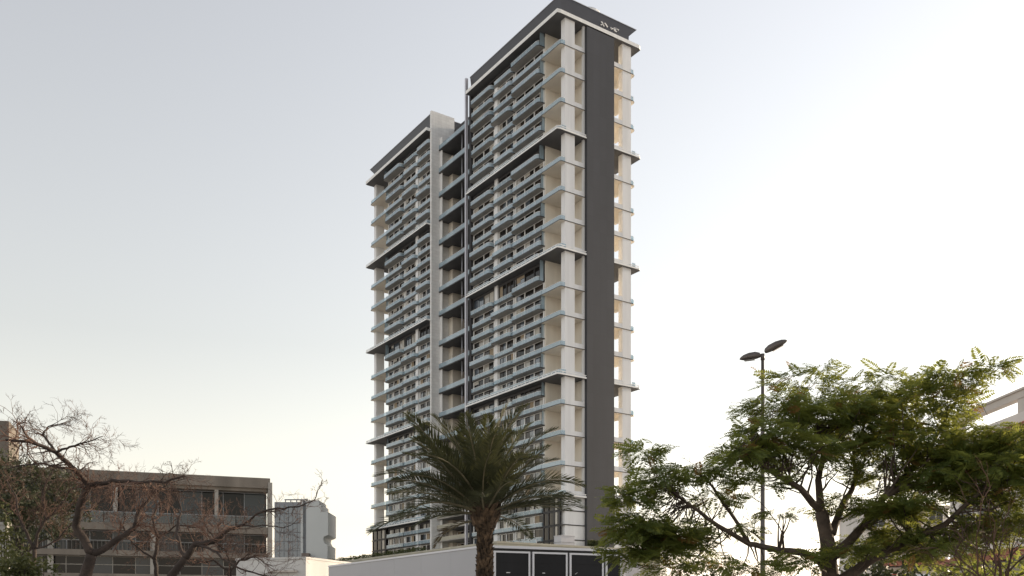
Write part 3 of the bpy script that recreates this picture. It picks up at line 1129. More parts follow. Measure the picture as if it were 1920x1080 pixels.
def frond_mesh(Lf, droop, seed, pairs=64, ll=0.52):
    """frond along +X rising then arching down; leaflets both sides"""
    q = random.Random(seed)
    b = MB()
    N = 14
    pts = []
    ang_ = 0.0
    p = Vector((0, 0, 0))
    side_b = q.uniform(-.25, .25)
    for i in range(N + 1):
        s = i / N
        pts.append(p.copy())
        th = -droop * s ** 1.6
        p = p + Vector((math.cos(th) * math.cos(side_b * s), math.cos(th) * math.sin(side_b * s), math.sin(th))) * (Lf / N)
    b.tube(pts, [0.034 * (1 - .85 * i / N) + .004 for i in range(N + 1)], 5, 'palmrib')

    def P(s):
        x = s * N
        i = min(int(x), N - 1)
        return pts[i].lerp(pts[i + 1], x - i), (pts[i + 1] - pts[i]).normalized()
    for k in range(pairs):
        s = 0.14 + 0.86 * (k + .5) / pairs
        c, d = P(s)
        up = Vector((0, 0, 1))
        sd = d.cross(up).normalized()
        nu = sd.cross(d)
        l_ = ll * (0.45 + 0.9 * math.sin(math.pi * min(1, (s * .92 + .08)) ** .8) ** .8) * q.uniform(.8, 1.1)
        if s > .9:
            l_ *= 1.0 - (s - .9) * 4
        for sg in (-1, 1):
            fwd = 0.75 + 0.5 * s + q.uniform(-.15, .15)
            dirv = (d * fwd + sd * sg * q.uniform(.75, 1.0) + nu * q.uniform(.1, .55)).normalized()
            tip = c + dirv * l_ + Vector((0, 0, -0.10 * l_))
            wv = dirv.cross(nu + Vector((.01, .02, 0))).normalized() * 0.021
            mid = c.lerp(tip, 0.45) + Vector((0, 0, 0.01))
            i0 = len(b.v)
            b.v += [tuple(c), tuple(mid + wv), tuple(tip), tuple(mid - wv)]
            b.f.append((i0, i0 + 1, i0 + 2, i0 + 3))
            b.m.append(b.mi('palmleaf'))
    return b


fm_dry = None
fm = [frond_mesh(3.3, dr, 100 + i).mesh('frond') for i, dr in enumerate((.6, .8, 1.1, .7, 1.3, .5, 1.5, .95))]
M['frondry'] = leaf_mat('dry_frond', (0.10, 0.075, 0.04), (0.17, 0.125, 0.07), (0.12, 0.09, 0.04), 0.2, 2.0)
dry = frond_mesh(1.9, 1.1, 77, 44, .34)
dry.mats = ['palmrib' if m_ == 'palmrib' else 'frondry' for m_ in dry.mats]
dry_me = dry.mesh('frond')
for a in (2.6,):
    o = link('frond', dry_me, t)
    o.location = (math.cos(a) * .2, math.sin(a) * .2, ZC - .2)
    o.rotation_euler = (0, math.radians(4), a)
nf = 60
for k in range(nf):
    a = k * 2.39996 + rnd.uniform(-.2, .2)
    s = (k + .5) / nf
    el = math.radians(86 - 80 * s ** 1.0 + rnd.uniform(-6, 6))
    if s > .45 and math.cos(a) > .1 and k % 3 == 0:
        continue
    o = link('frond', fm[rnd.randrange(len(fm)) if s < .75 else rnd.choice([0, 3, 5, 1])], t)
    o.location = (math.cos(a) * .12, math.sin(a) * .12, ZC - .05 + 0.12 * (1 - s))
    o.rotation_mode = 'QUATERNION'
    mt = Matrix.Rotation(a, 3, 'Z') @ Matrix.Rotation(-el, 3, 'Y') @ Matrix.Rotation(rnd.uniform(-.5, .5), 3, 'X')
    o.rotation_quaternion = mt.to_quaternion()
    sc = rnd.uniform(.82, 1.06) * (1.03 - 0.08 * s) * (1.13 if s > .35 and math.cos(a) < -.3 else 1.0)
    o.scale = (sc, sc, sc)


# ------------------------------------------------------------------ tree helpers
def wander(a, b, n, amp, seed, sag=0.0):
    """gnarled polyline from a to b"""
    a, b = Vector(a), Vector(b)
    out = []
    L = (b - a).length
    for i in range(n + 1):
        s = i / n
        p = a.lerp(b, s)
        w = math.sin(math.pi * s)
        off = mnoise.noise_vector(Vector((seed * 7.3, s * 2.2, seed * 1.7))) * amp * L * w
        out.append(p + off + Vector((0, 0, sag * L * w)))
    return out


def grow(mb, start, d, length, rad, depth, q, m, sides, spread=.75, up=.08, tips=None, kids=(2, 4), shrink=.62):
    """recursive branch"""
    n = max(3, int(5 * min(1, length)))
    pts = [Vector(start)]
    dd = Vector(d).normalized()
    for i in range(n):
        dd = (dd + Vector((q.gauss(0, .2), q.gauss(0, .2), q.gauss(0, .2) + up))).normalized()
        pts.append(pts[-1] + dd * length / n)
    mb.tube(pts, [rad * (1 - .55 * i / n) for i in range(n + 1)], sides, m, cap=False)
    if tips is not None and depth <= 1:
        tips.append(pts[-1])
    if depth <= 0:
        return
    for _ in range(q.randint(*kids)):
        i = q.randint(max(1, n // 3), n)
        base = pts[i]
        ax = (pts[i] - pts[i - 1]).normalized()
        r = Vector((q.gauss(0, 1), q.gauss(0, 1), q.gauss(0, 1)))
        r = (r - ax * r.dot(ax)).normalized()
        nd = (ax + r * q.uniform(spread * .6, spread * 1.4)).normalized()
        grow(mb, base, nd, length * q.uniform(shrink * .75, shrink * 1.15), max(rad * .6, .0045), depth - 1, q, m, max(3, sides - 1), spread, up, tips, kids, shrink)


# ------------------------------------------------------------------ big leafy tree on the right
TD = 20.0
tb = at(1560, 1080, TD)
t = thing('leafy_tree', 'wide spreading feathery leaved tree in front of the street lamp', 'tree', (tb.x, TD, 0))
OFF = Vector((tb.x, TD, 0))


def P(px, py, d=TD):
    return at(px, py, d) - OFF


limbs = [
    # (points px,py,depth), r0, r1
    ([(1585, 1260, 20), (1572, 1160, 20), (1556, 1075, 20), (1552, 1020, 20), (1540, 960, 20)], .30, .17),
    ([(1560, 1085, 20), (1538, 1052, 19.9), (1505, 1036, 19.7), (1460, 1032, 19.4), (1405, 1020, 19), (1345, 985, 18.6), (1290, 945, 18.2), (1240, 905, 18)], .14, .025),
    ([(1405, 1020, 19), (1372, 965, 18.8), (1330, 905, 18.4), (1300, 880, 18.2)], .06, .02),
    ([(1540, 960, 20), (1500, 915, 19.5), (1440, 880, 19), (1390, 845, 18.6), (1370, 835, 18.4)], .11, .02),
    ([(1540, 960, 20), (1534, 900, 20.3), (1545, 850, 20.5), (1530, 790, 20.8), (1505, 745, 21)], .12, .02),
    ([(1560, 1000, 20), (1580, 945, 20.5), (1605, 900, 21), (1600, 840, 21.2), (1640, 760, 21.4)], .12, .02),
    ([(1565, 1040, 20), (1620, 985, 20.2), (1660, 930, 20.4), (1700, 890, 20.6), (1750, 830, 20.7), (1785, 760, 20.4), (1850, 705, 19)], .15, .012),
    ([(1575, 1090, 20), (1640, 1045, 19.6), (1700, 1015, 19.3), (1770, 985, 19), (1830, 930, 18.6), (1900, 880, 18.4)], .16, .03),
    ([(1620, 985, 19.6), (1650, 1000, 20.5), (1668, 1040, 21)], .05, .03),
    ([(1660, 930, 19.4), (1740, 900, 20.2), (1820, 860, 21), (1900, 800, 21.5)], .09, .02),
]
b = MB()
LP = []
for i, (pl, r0, r1) in enumerate(limbs):
    pts = [P(*q) for q in pl]
    fine = []
    for j in range(len(pts) - 1):
        seg = wander(pts[j], pts[j + 1], 5, .06, i * 5 + j)
        fine += seg[:-1]
    fine.append(pts[-1])
    K = len(fine)
    rr = [.8 * (r0 + (r1 - r0) * (k / (K - 1)) ** .8) for k in range(K)]
    for k in range(K):
        LP.append((fine[k], rr[k]))
    mb = MB()
    mb.tube(fine, rr, 10, 'bark')
    mb.build('trunk' if i == 0 else 'limb', t, True)

# foliage pads: px, py, depth, half width m, half height m, half depth m, fronds
pads = [
    (1500, 712, 20.5, .75, .16, .9, 70), (1455, 765, 19.6, .75, .28, 1.0, 150), (1540, 775, 20.5, .95, .38, 1.2, 260), (1430, 815, 19, .55, .25, .8, 120),
    (1640, 735, 21, .95, .36, 1.2, 240), (1720, 760, 20, 1.0, .42, 1.3, 290), (1600, 810, 21, 1.1, .45, 1.3, 290), (1780, 712, 19, .55, .20, .7, 90),
    (1858, 690, 18.6, .34, .09, .4, 34), (1480, 845, 19.6, .95, .36, 1.1, 250), (1395, 850, 18.8, .55, .20, .7, 110), (1700, 840, 20, 1.2, .45, 1.3, 300),
    (1780, 830, 20, 1.0, .42, 1.2, 250), (1890, 868, 19, .9, .45, 1.1, 280), (1830, 890, 19, 1.1, .45, 1.2, 290), (1900, 930, 18.6, .7, .45, .9, 170),
    (1740, 920, 20, .9, .30, 1.0, 180), (1860, 985, 18.8, .65, .30, .8, 130), (1655, 890, 20.6, .7, .20, .9, 90), (1585, 885, 20.5, .4, .10, .5, 16),
    (1720, 1010, 19.5, .85, .28, .9, 170), (1620, 1020, 20.6, .6, .25, .8, 90), (1680, 965, 19.8, .5, .18, .6, 60),
    (1205, 845, 18, .36, .13, .45, 40), (1235, 900, 18.2, .50, .26, .7, 95), (1175, 930, 17.9, .40, .2, .5, 80), (1200, 990, 18, .52, .30, .7, 190), (1270, 1000, 18.3, .55, .26, .7, 150),
    (1335, 930, 18.5, .62, .20, .7, 42), (1300, 885, 18.3, .48, .16, .6, 42), (1355, 890, 18.5, .5, .14, .6, 36), (1420, 900, 19, .7, .14, .8, 44), (1395, 990, 18.8, .35, .10, .5, 16),
    (1330, 1055, 18.4, .5, .16, .6, 46), (1420, 1065, 19, .5, .16, .6, 50), (1260, 1065, 18.2, .45, .12, .5, 36), (1500, 1050, 19.4, .5, .2, .6, 60), (1462, 965, 19.2, .4, .10, .5, 18),
    (1580, 945, 20, .4, .2, .6, 60), (1545, 690, 20.8, .25, .07, .35, 16),
    (1180, 1040, 18, .4, .16, .5, 60), (1906, 815, 18.8, .5, .24, .7, 130), (1895, 985, 18.4, .5, .3, .6, 90), (1830, 850, 19.4, .7, .3, .8, 110), (1235, 1030, 18.1, .5, .2, .6, 100), (1295, 1015, 18.3, .42, .18, .5, 60), (1650, 955, 19.2, .5, .18, .5, 60), (1590, 1035, 19.4, .5, .16, .5, 60),
    (1700, 950, 19, .6, .2, .6, 90), (1760, 1030, 18.8, .7, .22, .7, 110),
]
bb_ = MB()
fr_pos, fr_dir = [], []
qq = random.Random(3)
for i, (px, py, d, w, h, dp, nfr) in enumerate(pads):
    c = P(px, py, d)
    lp_ = min(LP, key=lambda a: (a[0] - c).length + (0.4 if a[0].z > c.z else 0))
    nb = max(4, int(nfr / 13))
    for k in range(nb):
        e = c + Vector((qq.uniform(-w, w) * .8, qq.uniform(-dp, dp) * .8, qq.uniform(-h, h) * .5))
        near = sorted(LP, key=lambda a: (a[0] - e).length + (0.5 if a[0].z > e.z else 0))[:6]
        lp_ = near[qq.randrange(len(near))]
        s0 = lp_[0]
        pts = wander(s0, e, 6, .10, i * 11 + k, -.04)
        bb_.tube(pts, [max(.007, min(lp_[1] * .45, .030)) * (1 - .72 * j / 6) for j in range(7)], 4, 'bark', cap=False)
    for k in range(int(nfr * 1.22)):
        while True:
            u = Vector((qq.uniform(-1, 1), qq.uniform(-1, 1), qq.uniform(-1, 1)))
            if u.length < 1:
                break
        # flat top, ragged underside
        p = c + Vector((u.x * w, u.y * dp, u.z * h))
        fr_pos.append(p)
        a = math.atan2(u.y * dp, u.x * w) + qq.gauss(0, .8)
        fr_dir.append((a, qq.gauss(-.12, .32), qq.gauss(0, .45), qq.uniform(.7, 1.25)))
for (px, py, d, ax, az_) in ((1470, 1008, 19.5, -.6, .8), (1430, 1015, 19.2, -.8, .6), (1370, 1012, 18.8, -.7, .7), (1340, 985, 18.6, -.3, .9), (1500, 925, 19.5, -.9, .3), (1460, 895, 19.2, -.9, .1), (1535, 930, 20, .5, .8), (1640, 960, 19.6, .2, .9), (1700, 890, 20.6, .4, .8), (1300, 960, 18.2, -.3, .9)):
    grow(bb_, P(px, py, d), (ax, qq.uniform(-.4, .4), az_), .75, .016, 3, qq, 'bark', 4, .7, .03, None, (2, 3), .68)
tag(bb_.build('branchlets', t, True), kind='stuff')


def fern_template(pairs, Lf, lw, ww, seed):
    """doubly feathered leaf: thin rib with narrow leaflets, verts (n*4,3)"""
    q = random.Random(seed)
    v = []
    for k in range(pairs):
        s = (k + .6) / pairs
        x = Lf * s
        z = -0.10 * Lf * s * s
        l_ = lw * math.sin(math.pi * (0.18 + .74 * s)) ** .7
        for sg in (-1, 1):
            a = math.radians(62 + q.uniform(-8, 8))
            dx, dy, dz = math.cos(a), math.sin(a) * sg, q.uniform(-.22, .08)
            px_, py_ = -dy, dx
            b0 = (x, 0, z)
            m_ = (x + dx * l_ * .5, dy * l_ * .5, z + dz * l_ * .5)
            tp = (x + dx * l_, dy * l_, z + dz * l_)
            v += [b0, (m_[0] + px_ * ww, m_[1] + py_ * ww, m_[2]), tp, (m_[0] - px_ * ww, m_[1] - py_ * ww, m_[2])]
    # rib
    v += [(0, -.004, 0), (Lf, -.002, -.1 * Lf), (Lf, .002, -.1 * Lf), (0, .004, 0)]
    return np.array(v, dtype=np.float32)


def rot_mats(dirs):
    out = np.zeros((len(dirs), 3, 3), dtype=np.float32)
    for i, (a, e, r, s) in enumerate(dirs):
        m3 = (Matrix.Rotation(a, 3, 'Z') @ Matrix.Rotation(-e, 3, 'Y') @ Matrix.Rotation(r, 3, 'X')) * s
        out[i] = np.array(m3)
    return out


TPL = [fern_template(11, .40, .115, .017, 1), fern_template(12, .46, .125, .018, 2), fern_template(10, .34, .10, .017, 3)]
# the 280 fronds nearest the camera are parts of their own, the rest one mass
order = sorted(range(len(fr_pos)), key=lambda i: fr_pos[i].y)
own = set(order[:280])
tm = []
for k, v in enumerate(TPL):
    me = bpy.data.meshes.new('leaf')
    me.from_pydata([tuple(x) for x in v], [], [tuple(range(i, i + 4)) for i in range(0, len(v), 4)])
    me.materials.append(M['leaf'])
    tm.append(me)
rest = [i for i in range(len(fr_pos)) if i not in own]
for i in own:
    o = link('leaf', tm[i % 3], t)
    a, e, r, s = fr_dir[i]
    o.location = fr_pos[i]
    o.rotation_euler = (Matrix.Rotation(a, 3, 'Z') @ Matrix.Rotation(-e, 3, 'Y') @ Matrix.Rotation(r, 3, 'X')).to_euler()
    o.scale = (s, s, s)
V = []
MI = []
for k in range(3):
    ids = [i for i in rest if i % 3 == k]
    Rm = rot_mats([fr_dir[i] for i in ids])
    pos = np.array([tuple(fr_pos[i]) for i in ids], dtype=np.float32)
    vv = np.einsum('nij,kj->nki', Rm, TPL[k]) + pos[:, None, :]
    V.append(vv.reshape(-1, 3))
    dry = (np.array([(i * 7919) % 100 for i in ids]) < 4).astype(np.int32)
    MI.append(np.repeat(dry, len(TPL[k]) // 4))
V = np.concatenate(V)
MI = np.concatenate(MI)
tag(np_mesh('crown', V, np.arange(len(V)).reshape(-1, 4), ['leaf', 'leafdry'], MI, t), kind='stuff')

# twiggy shrub at the lower right
t = thing('twiggy_shrub', 'sparse dark twiggy bush below the right side of the leafy tree', 'bush', tuple(at(1880, 1300, 17).xy) + (0,))
b = MB()
q = random.Random(8)
base = at(1880, 1160, 17) - Vector(t.location)
for k in range(7):
    grow(b, base, (q.uniform(-.9, .5), q.uniform(-.5, .5), 1.0), 1.1, .03, 4, q, 'twig', 5, .7, .05, None, (2, 3), .72)
b.tube([(0, 0, 0), tuple(base)], [.06, .04], 6, 'twig')
b.build('branches', t)

# ------------------------------------------------------------------ bare trees on the left
BD = 33.0


def bare_tree(name, label, bx_, D, limbs, seed, depth=4, rad=.035, ln=1.1, every=2, twigm='twig'):
    base = at(bx_, 1080, D)
    t = thing(name, label, 'tree', (base.x, D, 0))
    off = Vector((base.x, D, 0))
    q = random.Random(seed)
    tw = MB()
    for i, (pl, r0, r1, *ex) in enumerate(limbs):
        kl, ku = ex if ex else (1.0, .06)
        pts = [at(*p_) - off for p_ in pl]
        fine = []
        for j in range(len(pts) - 1):
            fine += wander(pts[j], pts[j + 1], 6, .10, seed + i * 9 + j)[:-1]
        fine.append(pts[-1])
        K = len(fine)
        rr = [(r0 + (r1 - r0) * (k / (K - 1))) * 0.78 for k in range(K)]
        mb = MB()
        mb.tube(fine, rr, 9, 'bark2')
        mb.build('trunk' if i == 0 else 'limb', t, True)
        if i == 0:
            continue
        for k in range(K // 4, K, every):
            d = (fine[min(k + 1, K - 1)] - fine[max(k - 1, 0)]).normalized()
            dv = d * .8 + Vector((q.gauss(0, .6), q.gauss(0, .6), q.gauss(.25 if ku > 0 else -.25, .45)))
            grow(tw, fine[k], dv, ln * kl * q.uniform(.6, 1.2), min(rad, rr[k] * .55), depth - (1 if q.random() < .4 else 0), q, twigm, 5, .7, ku, None, (2, 3), .66)
    tag(tw.build('twigs', t, False), kind='stuff')
    return t


bare_tree('bare_tree', 'gnarled bare tree with forked limbs at the far left in front of the concrete building', 160, BD, [
    ([(130, 1260, 33), (140, 1150, 33), (158, 1085, 33), (172, 1040, 33)], .36, .24),
    ([(172, 1040, 33), (142, 985, 33), (152, 940, 32.6), (168, 912, 32.4), (140, 880, 32), (105, 848, 31.6), (60, 828, 31), (10, 825, 30.5)], .20, .05, .6, .0),
    ([(168, 912, 32.4), (210, 900, 32), (260, 905, 31.6), (310, 905, 31.2), (345, 892, 31)], .10, .03, .6, -.06),
    ([(172, 1040, 33), (215, 1015, 33.2), (252, 990, 33.4), (262, 955, 33.6), (290, 925, 33.8), (318, 905, 34)], .17, .04, .65, -.06),
    ([(105, 848, 31.6), (130, 838, 31.2), (160, 830, 30.8), (192, 818, 30.5)], .06, .015, .6, .0),
    ([(105, 848, 31.6), (80, 815, 32), (90, 800, 32.2), (125, 795, 32.4)], .06, .015, .6, .0),
    ([(60, 828, 31), (40, 800, 31.2), (20, 785, 31.4)], .05, .012, .55, .0),
    ([(140, 880, 32), (70, 870, 32.5), (10, 880, 33)], .06, .02),
], 3, depth=4, rad=.028, ln=1.15, every=1)
bare_tree('bare_tree', 'bare tree with long arching limb reaching right past the concrete building corner', 320, 30, [
    ([(290, 1260, 30), (300, 1160, 30), (322, 1078, 30), (348, 1046, 30)], .22, .15),
    ([(348, 1046, 30), (366, 1020, 30), (400, 1016, 29.8), (430, 992, 29.6), (455, 985, 29.4)], .15, .06),
    ([(455, 985, 29.4), (485, 962, 29), (520, 953, 28.8), (560, 950, 28.6), (590, 937, 28.4), (604, 902, 28.3)], .05, .012, .55, .0),
    ([(366, 1020, 30), (395, 1030, 29.6), (430, 1055, 29), (480, 1075, 28.6), (520, 1090, 28.4)], .06, .02),
    ([(455, 985, 29.4), (500, 985, 29.2), (530, 990, 29), (560, 980, 28.8)], .03, .01),
    ([(348, 1046, 30), (330, 1000, 30.4), (340, 960, 30.8), (330, 925, 31)], .09, .02, .7, -.04),
], 17, depth=4, rad=.02, ln=.8, every=2)
bare_tree('bare_tree', 'slight bare tree with reddish twigs before the middle of the concrete building', 290, 36, [
    ([(295, 1260, 36), (298, 1150, 36), (294, 1080, 36), (290, 1050, 36)], .13, .10),
    ([(290, 1050, 36), (296, 1010, 36), (285, 970, 36.2), (300, 940, 36.4), (290, 915, 36.6)], .10, .02, .7, -.03),
    ([(296, 1010, 36), (330, 985, 36), (380, 990, 35.6), (410, 1030, 35.4)], .05, .015),
    ([(290, 1050, 36), (250, 1020, 36), (230, 985, 36.2), (235, 950, 36.4)], .06, .015),
], 29, depth=5, rad=.022, ln=1.0, every=1)

bare_tree('bare_tree', 'spindly bare tree with pale crossing twigs at the left edge before the dusty evergreen', 60, 38, [
    ([(50, 1260, 38), (52, 1150, 38), (60, 1080, 38), (64, 1030, 38)], .16, .12),
    ([(64, 1030, 38), (40, 980, 38), (30, 930, 38), (5, 890, 38)], .09, .02, .8, .0),
    ([(64, 1030, 38), (85, 975, 38), (80, 920, 38), (100, 880, 38)], .09, .02, .8, .0),
    ([(85, 975, 38), (120, 940, 38), (135, 910, 38), (165, 890, 38)], .05, .015, .6, -.02),
    ([(64, 1030, 38), (110, 1010, 38), (160, 960, 38), (200, 935, 38)], .05, .015),
], 41, depth=5, rad=.022, ln=1.0, every=1)
bare_tree('bare_tree', 'low tangled bare tree with brown crossing limbs before the right half of the concrete building', 440, 34, [
    ([(420, 1260, 34), (424, 1150, 34), (428, 1090, 34), (432, 1070, 34)], .13, .10),
    ([(432, 1070, 34), (400, 1050, 34), (360, 1060, 34), (330, 1040, 34)], .06, .015),
    ([(432, 1070, 34), (450, 1050, 34), (480, 1045, 34), (512, 1062, 34)], .06, .015),
    ([(432, 1070, 34), (425, 1035, 34), (390, 995, 34), (365, 950, 34)], .05, .012, .8, -.03),
], 53, depth=4, rad=.02, ln=.75, every=1)

# evergreen mass behind
t = thing('evergreen_tree', 'dense dusty dark green tree behind the gnarled bare tree at far left', 'tree', tuple(at(40, 1080, 44).xy) + (0,))
off = Vector(t.location)
b = MB()
b.tube([(0, 0, 0), (0.1, 0, 2.5), (-.2, .1, 5.5)], [.3, .24, .1], 9, 'bark2')
b.build('trunk', t, True)
cs = []
tw = MB()
for (px, py, d, w, h, n) in ((20, 930, 44, 1.5, 1.0, 2600), (70, 950, 43, 1.5, .9, 2400), (110, 905, 44, .9, .5, 900), (-10, 880, 45, 1.3, .8, 1500), (60, 890, 45, 1.2, .5, 1000), (20, 990, 43, 1.2, .5, 1100), (140, 950, 43.5, .6, .5, 500), (100, 995, 42, .9, .35, 500)):
    c = at(px, py, d) - off
    tw.tube(wander((-.2, .1, 4.5), c, 6, .1, px), [.07 * (1 - .12 * j) for j in range(7)], 5, 'bark2')
    g_ = nrs.normal(size=(n // 26, 3)) * np.array([w * .55, w * .55, h * .55])
    for cc in g_:
        k = 26
        cs.append(np.array(c)[None] + cc[None] + nrs.normal(size=(k, 3)) * 0.16)
tw.build('limb', t, True)
tag(leaf_cards(np.concatenate(cs), 0.10, 'leaf2', 'crown', t, aspect=.4), kind='stuff')


def shrub(name, label, px, py, d, w, h, n, m, size, ground=True, cat='bush', seed=1):
    p0 = at(px, py, d)
    t = thing(name, label, cat, (p0.x, d, 0))
    q = random.Random(seed)
    b = MB()
    for k in range(7):
        e = (q.uniform(-w, w) * .7, q.uniform(-w, w) * .7, p0.z + q.uniform(-h, h) * .6)
        b.tube(wander((0, 0, 0), e, 5, .08, seed + k), [.04, .035, .03, .025, .018, .01], 5, 'bark2')
    b.build('stems', t)
    g_ = nrs.normal(size=(n // 18, 3)) * np.array([w * .5, w * .5, h * .5])
    cs = np.concatenate([np.array((0, 0, p0.z))[None] + cc[None] + nrs.normal(size=(18, 3)) * size * 1.3 for cc in g_])
    tag(leaf_cards(cs, size, m, 'foliage', t), kind='stuff')


shrub('yellow_green_shrub', 'bright yellow green leafy shrub at the bottom left corner', 42, 1075, 24, .55, .65, 1500, 'leaf3', .07, seed=2)
shrub('edge_shrub', 'thin yellowish leaves at the left edge over a pale post', 2, 1010, 26, .35, .7, 500, 'leaf3', .07, seed=3)
shrub('low_bush', 'dark green low bush below the leafy tree trunk', 1650, 1095, 24, 1.3, .7, 1800, 'leaf2', .09, seed=5)
shrub('low_bush', 'green low bush at the bottom right under the twiggy bush', 1850, 1095, 23, 1.6, .6, 2400, 'leaf', .09, seed=6)
shrub('low_bush', 'warm backlit bush beyond the lamp pole foot', 1330, 1100, 40, 1.6, .9, 1300, 'leaf3', .11, seed=7)

# ------------------------------------------------------------------ concrete building on the left
fx = Vector((-29.8, 115.0))
dv = Vector((-17.5, -6.1)).normalized()
angb = math.atan2(dv.y, dv.x)
t = thing('concrete_building', 'grey brown concrete building of recessed glazed floors behind the bare trees', 'building', (fx.x, fx.y, 0), angb + math.pi)
# local x: 0 at right corner running to -42 on the left ; -y towards the camera
Lb = 42.0


def zf_(y):
    return EYE + (HY - y) * 115.0 / F


b = MB()
b.box(-Lb, 0, zf_(916), 0.0, 14, zf_(897), 'concrete')
b.build('parapet', t)
b = MB()
b.box(-Lb, 0.35, zf_(922), -0.3, 14, zf_(916) - .002, 'concrete')
b.build('soffit_step', t)
for (ya, yb_) in ((1002, 989), (1048, 1038), (1088, 1080)):
    b = MB()
    b.box(-Lb, 0, zf_(ya), 0, 14, zf_(yb_), 'concrete')
    b.build('floor_slab', t)
b = MB()
b.box(-0.25, -0.1, 0, 0.25, 1.2, zf_(905), 'concrete2')
b.build('corner_column', t)
b = MB()
b.box(-Lb, 3.2, 0, -0.2, 13.8, zf_(905), 'darkwall')
b.build('back_wall', t)
for x in (-6.3, -17.6, -29.0, -40.0):
    b = MB()
    b.box(x - 0.22, .3, zf_(989), x + 0.22, .8, zf_(922), 'concrete2')
    b.build('column', t)
for x in (-13.5, -24.5, -34):
    b = MB()
    b.box(x - 0.3, .3, 0, x + 0.3, .9, zf_(1048), 'concrete2')
    b.box(x - 0.3, .3, zf_(1038), x + 0.3, .9, zf_(1002), 'concrete2')
    b.build('column', t)
b = MB()
b.box(-7.8, 0.2, zf_(1038), -6.2, 0.6, zf_(1002), 'concrete')
b.build('infill_panel', t)
for fl, (ya, yb_, dep) in enumerate(((989, 922, 2.0), (1038, 1002, 1.6), (1080, 1048, 1.2))):
    z0, z1 = zf_(ya), zf_(yb_)
    nb = 16
    for k in range(nb):
        x1 = -0.5 - k * 2.5
        w = thing_w = None
        b = MB()
        fr = 'distd' if fl < 2 else 'concrete2'
        b.box(x1 - 2.5, dep - .05, z0, x1 - 2.42, dep + .05, z1, fr)
        b.box(x1 - 2.42, dep - .05, z1 - .1, x1, dep + .05, z1, fr)
        if fl != 0:
            b.box(x1 - 2.42, dep - .05, (z0 + z1) / 2, x1, dep + .05, (z0 + z1) / 2 + .08, fr)
        w = b.build('window', t)
        b = MB()
        b.box(x1 - 2.42, dep, z0, x1, dep + .02, z1 - .1, 'gblue' if (k * 7 + fl * 3) % 5 < 2 else 'gdark')
        b.build('pane', w)
for k in range(11):
    b = MB()
    x1 = -0.4 - k * 3.7
    b.box(x1 - 3.6, .12, zf_(989), x1, .15, zf_(970), 'railb')
    b.box(x1 - 3.6, .10, zf_(970), x1, .17, zf_(970) + .06, 'distd')
    b.build('glass_rail', t)
for k in range(10):
    b = MB()
    x1 = -0.4 - k * 4.1
    for j in range(9):
        b.box(x1 - j * .45 - .04, .2, zf_(1038), x1 - j * .45, .24, zf_(1022), 'railm')
    b.box(x1 - 4.0, .2, zf_(1022), x1, .24, zf_(1022) + .05, 'railm')
    b.build('metal_rail', t)
b = MB()
b.box(-Lb + 1, 5, zf_(905), -29.5, 12, 25.2, 'concrete')
b.build('stair_tower', t)

# low white building right of it
t = thing('low_white_building', 'low white rendered building between the concrete building and the site wall', 'building', (-19.5, 66, 0), math.atan2(-3, 9))
b = MB()
b.box(0, 0, 0, 5.6, 8, 5.9, 'distw')
b.build('wall', t)
b = MB()
b.box(-.05, -.05, 5.9, 5.65, 8, 6.05, 'distw')
b.build('coping', t)
for x in (1.2, 2.1, 4.2):
    b = MB()
    b.box(x, -.06, 3.9, x + .7, .03, 4.7, 'frame')
    w = b.build('window', t)
    b = MB()
    b.box(x + .06, -.075, 3.96, x + .64, -.055, 4.64, 'gdark')
    b.build('pane', w)
b = MB()
b.box(2.9, -.35, 5.0, 5.0, .02, 5.12, 'villag')
b.build('ledge', t)

# pale tower in the distance
DT = 260.0


def dz(y):
    return EYE + (HY - y) * DT / F


def dx(px):
    return (px - 960) * DT / F


t = thing('distant_tower', 'pale grey blue modern tower with notched side beyond the low white building', 'tower', (dx(562), DT, 0))
o0 = dx(562)


def pxz(px, py, y):
    return (dx(px) - o0, y, dz(py))


b = MB()          # light slab with stepped, notched outline
prof = [(574, 1200), (574, 938), (598, 938), (598, 946), (602, 946), (602, 960), (615, 960), (615, 1003), (607, 1006), (606, 1012), (609, 1019), (614, 1022), (614, 1200)]
n = len(prof)
b.v = [pxz(x, y, 0) for x, y in prof] + [pxz(x, y, 12) for x, y in prof]
b.f.append(tuple(range(n)))
b.f.append(tuple(range(2 * n - 1, n - 1, -1)))
for k in range(n):
    j = (k + 1) % n
    b.f.append((k, k + n, j + n, j))
b.m = [b.mi('dist')] * len(b.f)
b.build('side_slab', t)
b = MB()
x0, x1 = dx(512) - o0, dx(563) - o0
b.box(x0, 1.5, 0, x1, 14, dz(940), 'distd')
b.build('wall', t)
b = MB()
b.box(dx(563) - o0, .5, 0, dx(567) - o0, 13, dz(936), 'dist')
b.box(dx(567) - o0, 1.5, 0, dx(574) - o0, 13, dz(938), 'distd')
b.build('pilaster', t)
for r_ in range(11):
    for c_ in range(6):
        b = MB()
        xx = x0 + .4 + c_ * 1.22
        zz = dz(944) - 2.6 * (r_ + 1)
        b.box(xx, 1.3, zz, xx + 1.08, 1.5, zz + 2.3, 'distg')
        b.build('window', t)
b = MB()
b.box(dx(530) - o0, 2, dz(936), dx(574) - o0, 2.5, dz(934), 'distd')
for px in (531, 541, 552, 563):
    b.box(dx(px) - o0, 2, dz(941), dx(px) - o0 + .2, 2.4, dz(936), 'distd')
b.build('roof_frame', t)
b = MB()
b.box(dx(568) - o0, -2, dz(1052), dx(582) - o0, -.1, dz(1038), 'brownbox')
b.build('brown_box', t)

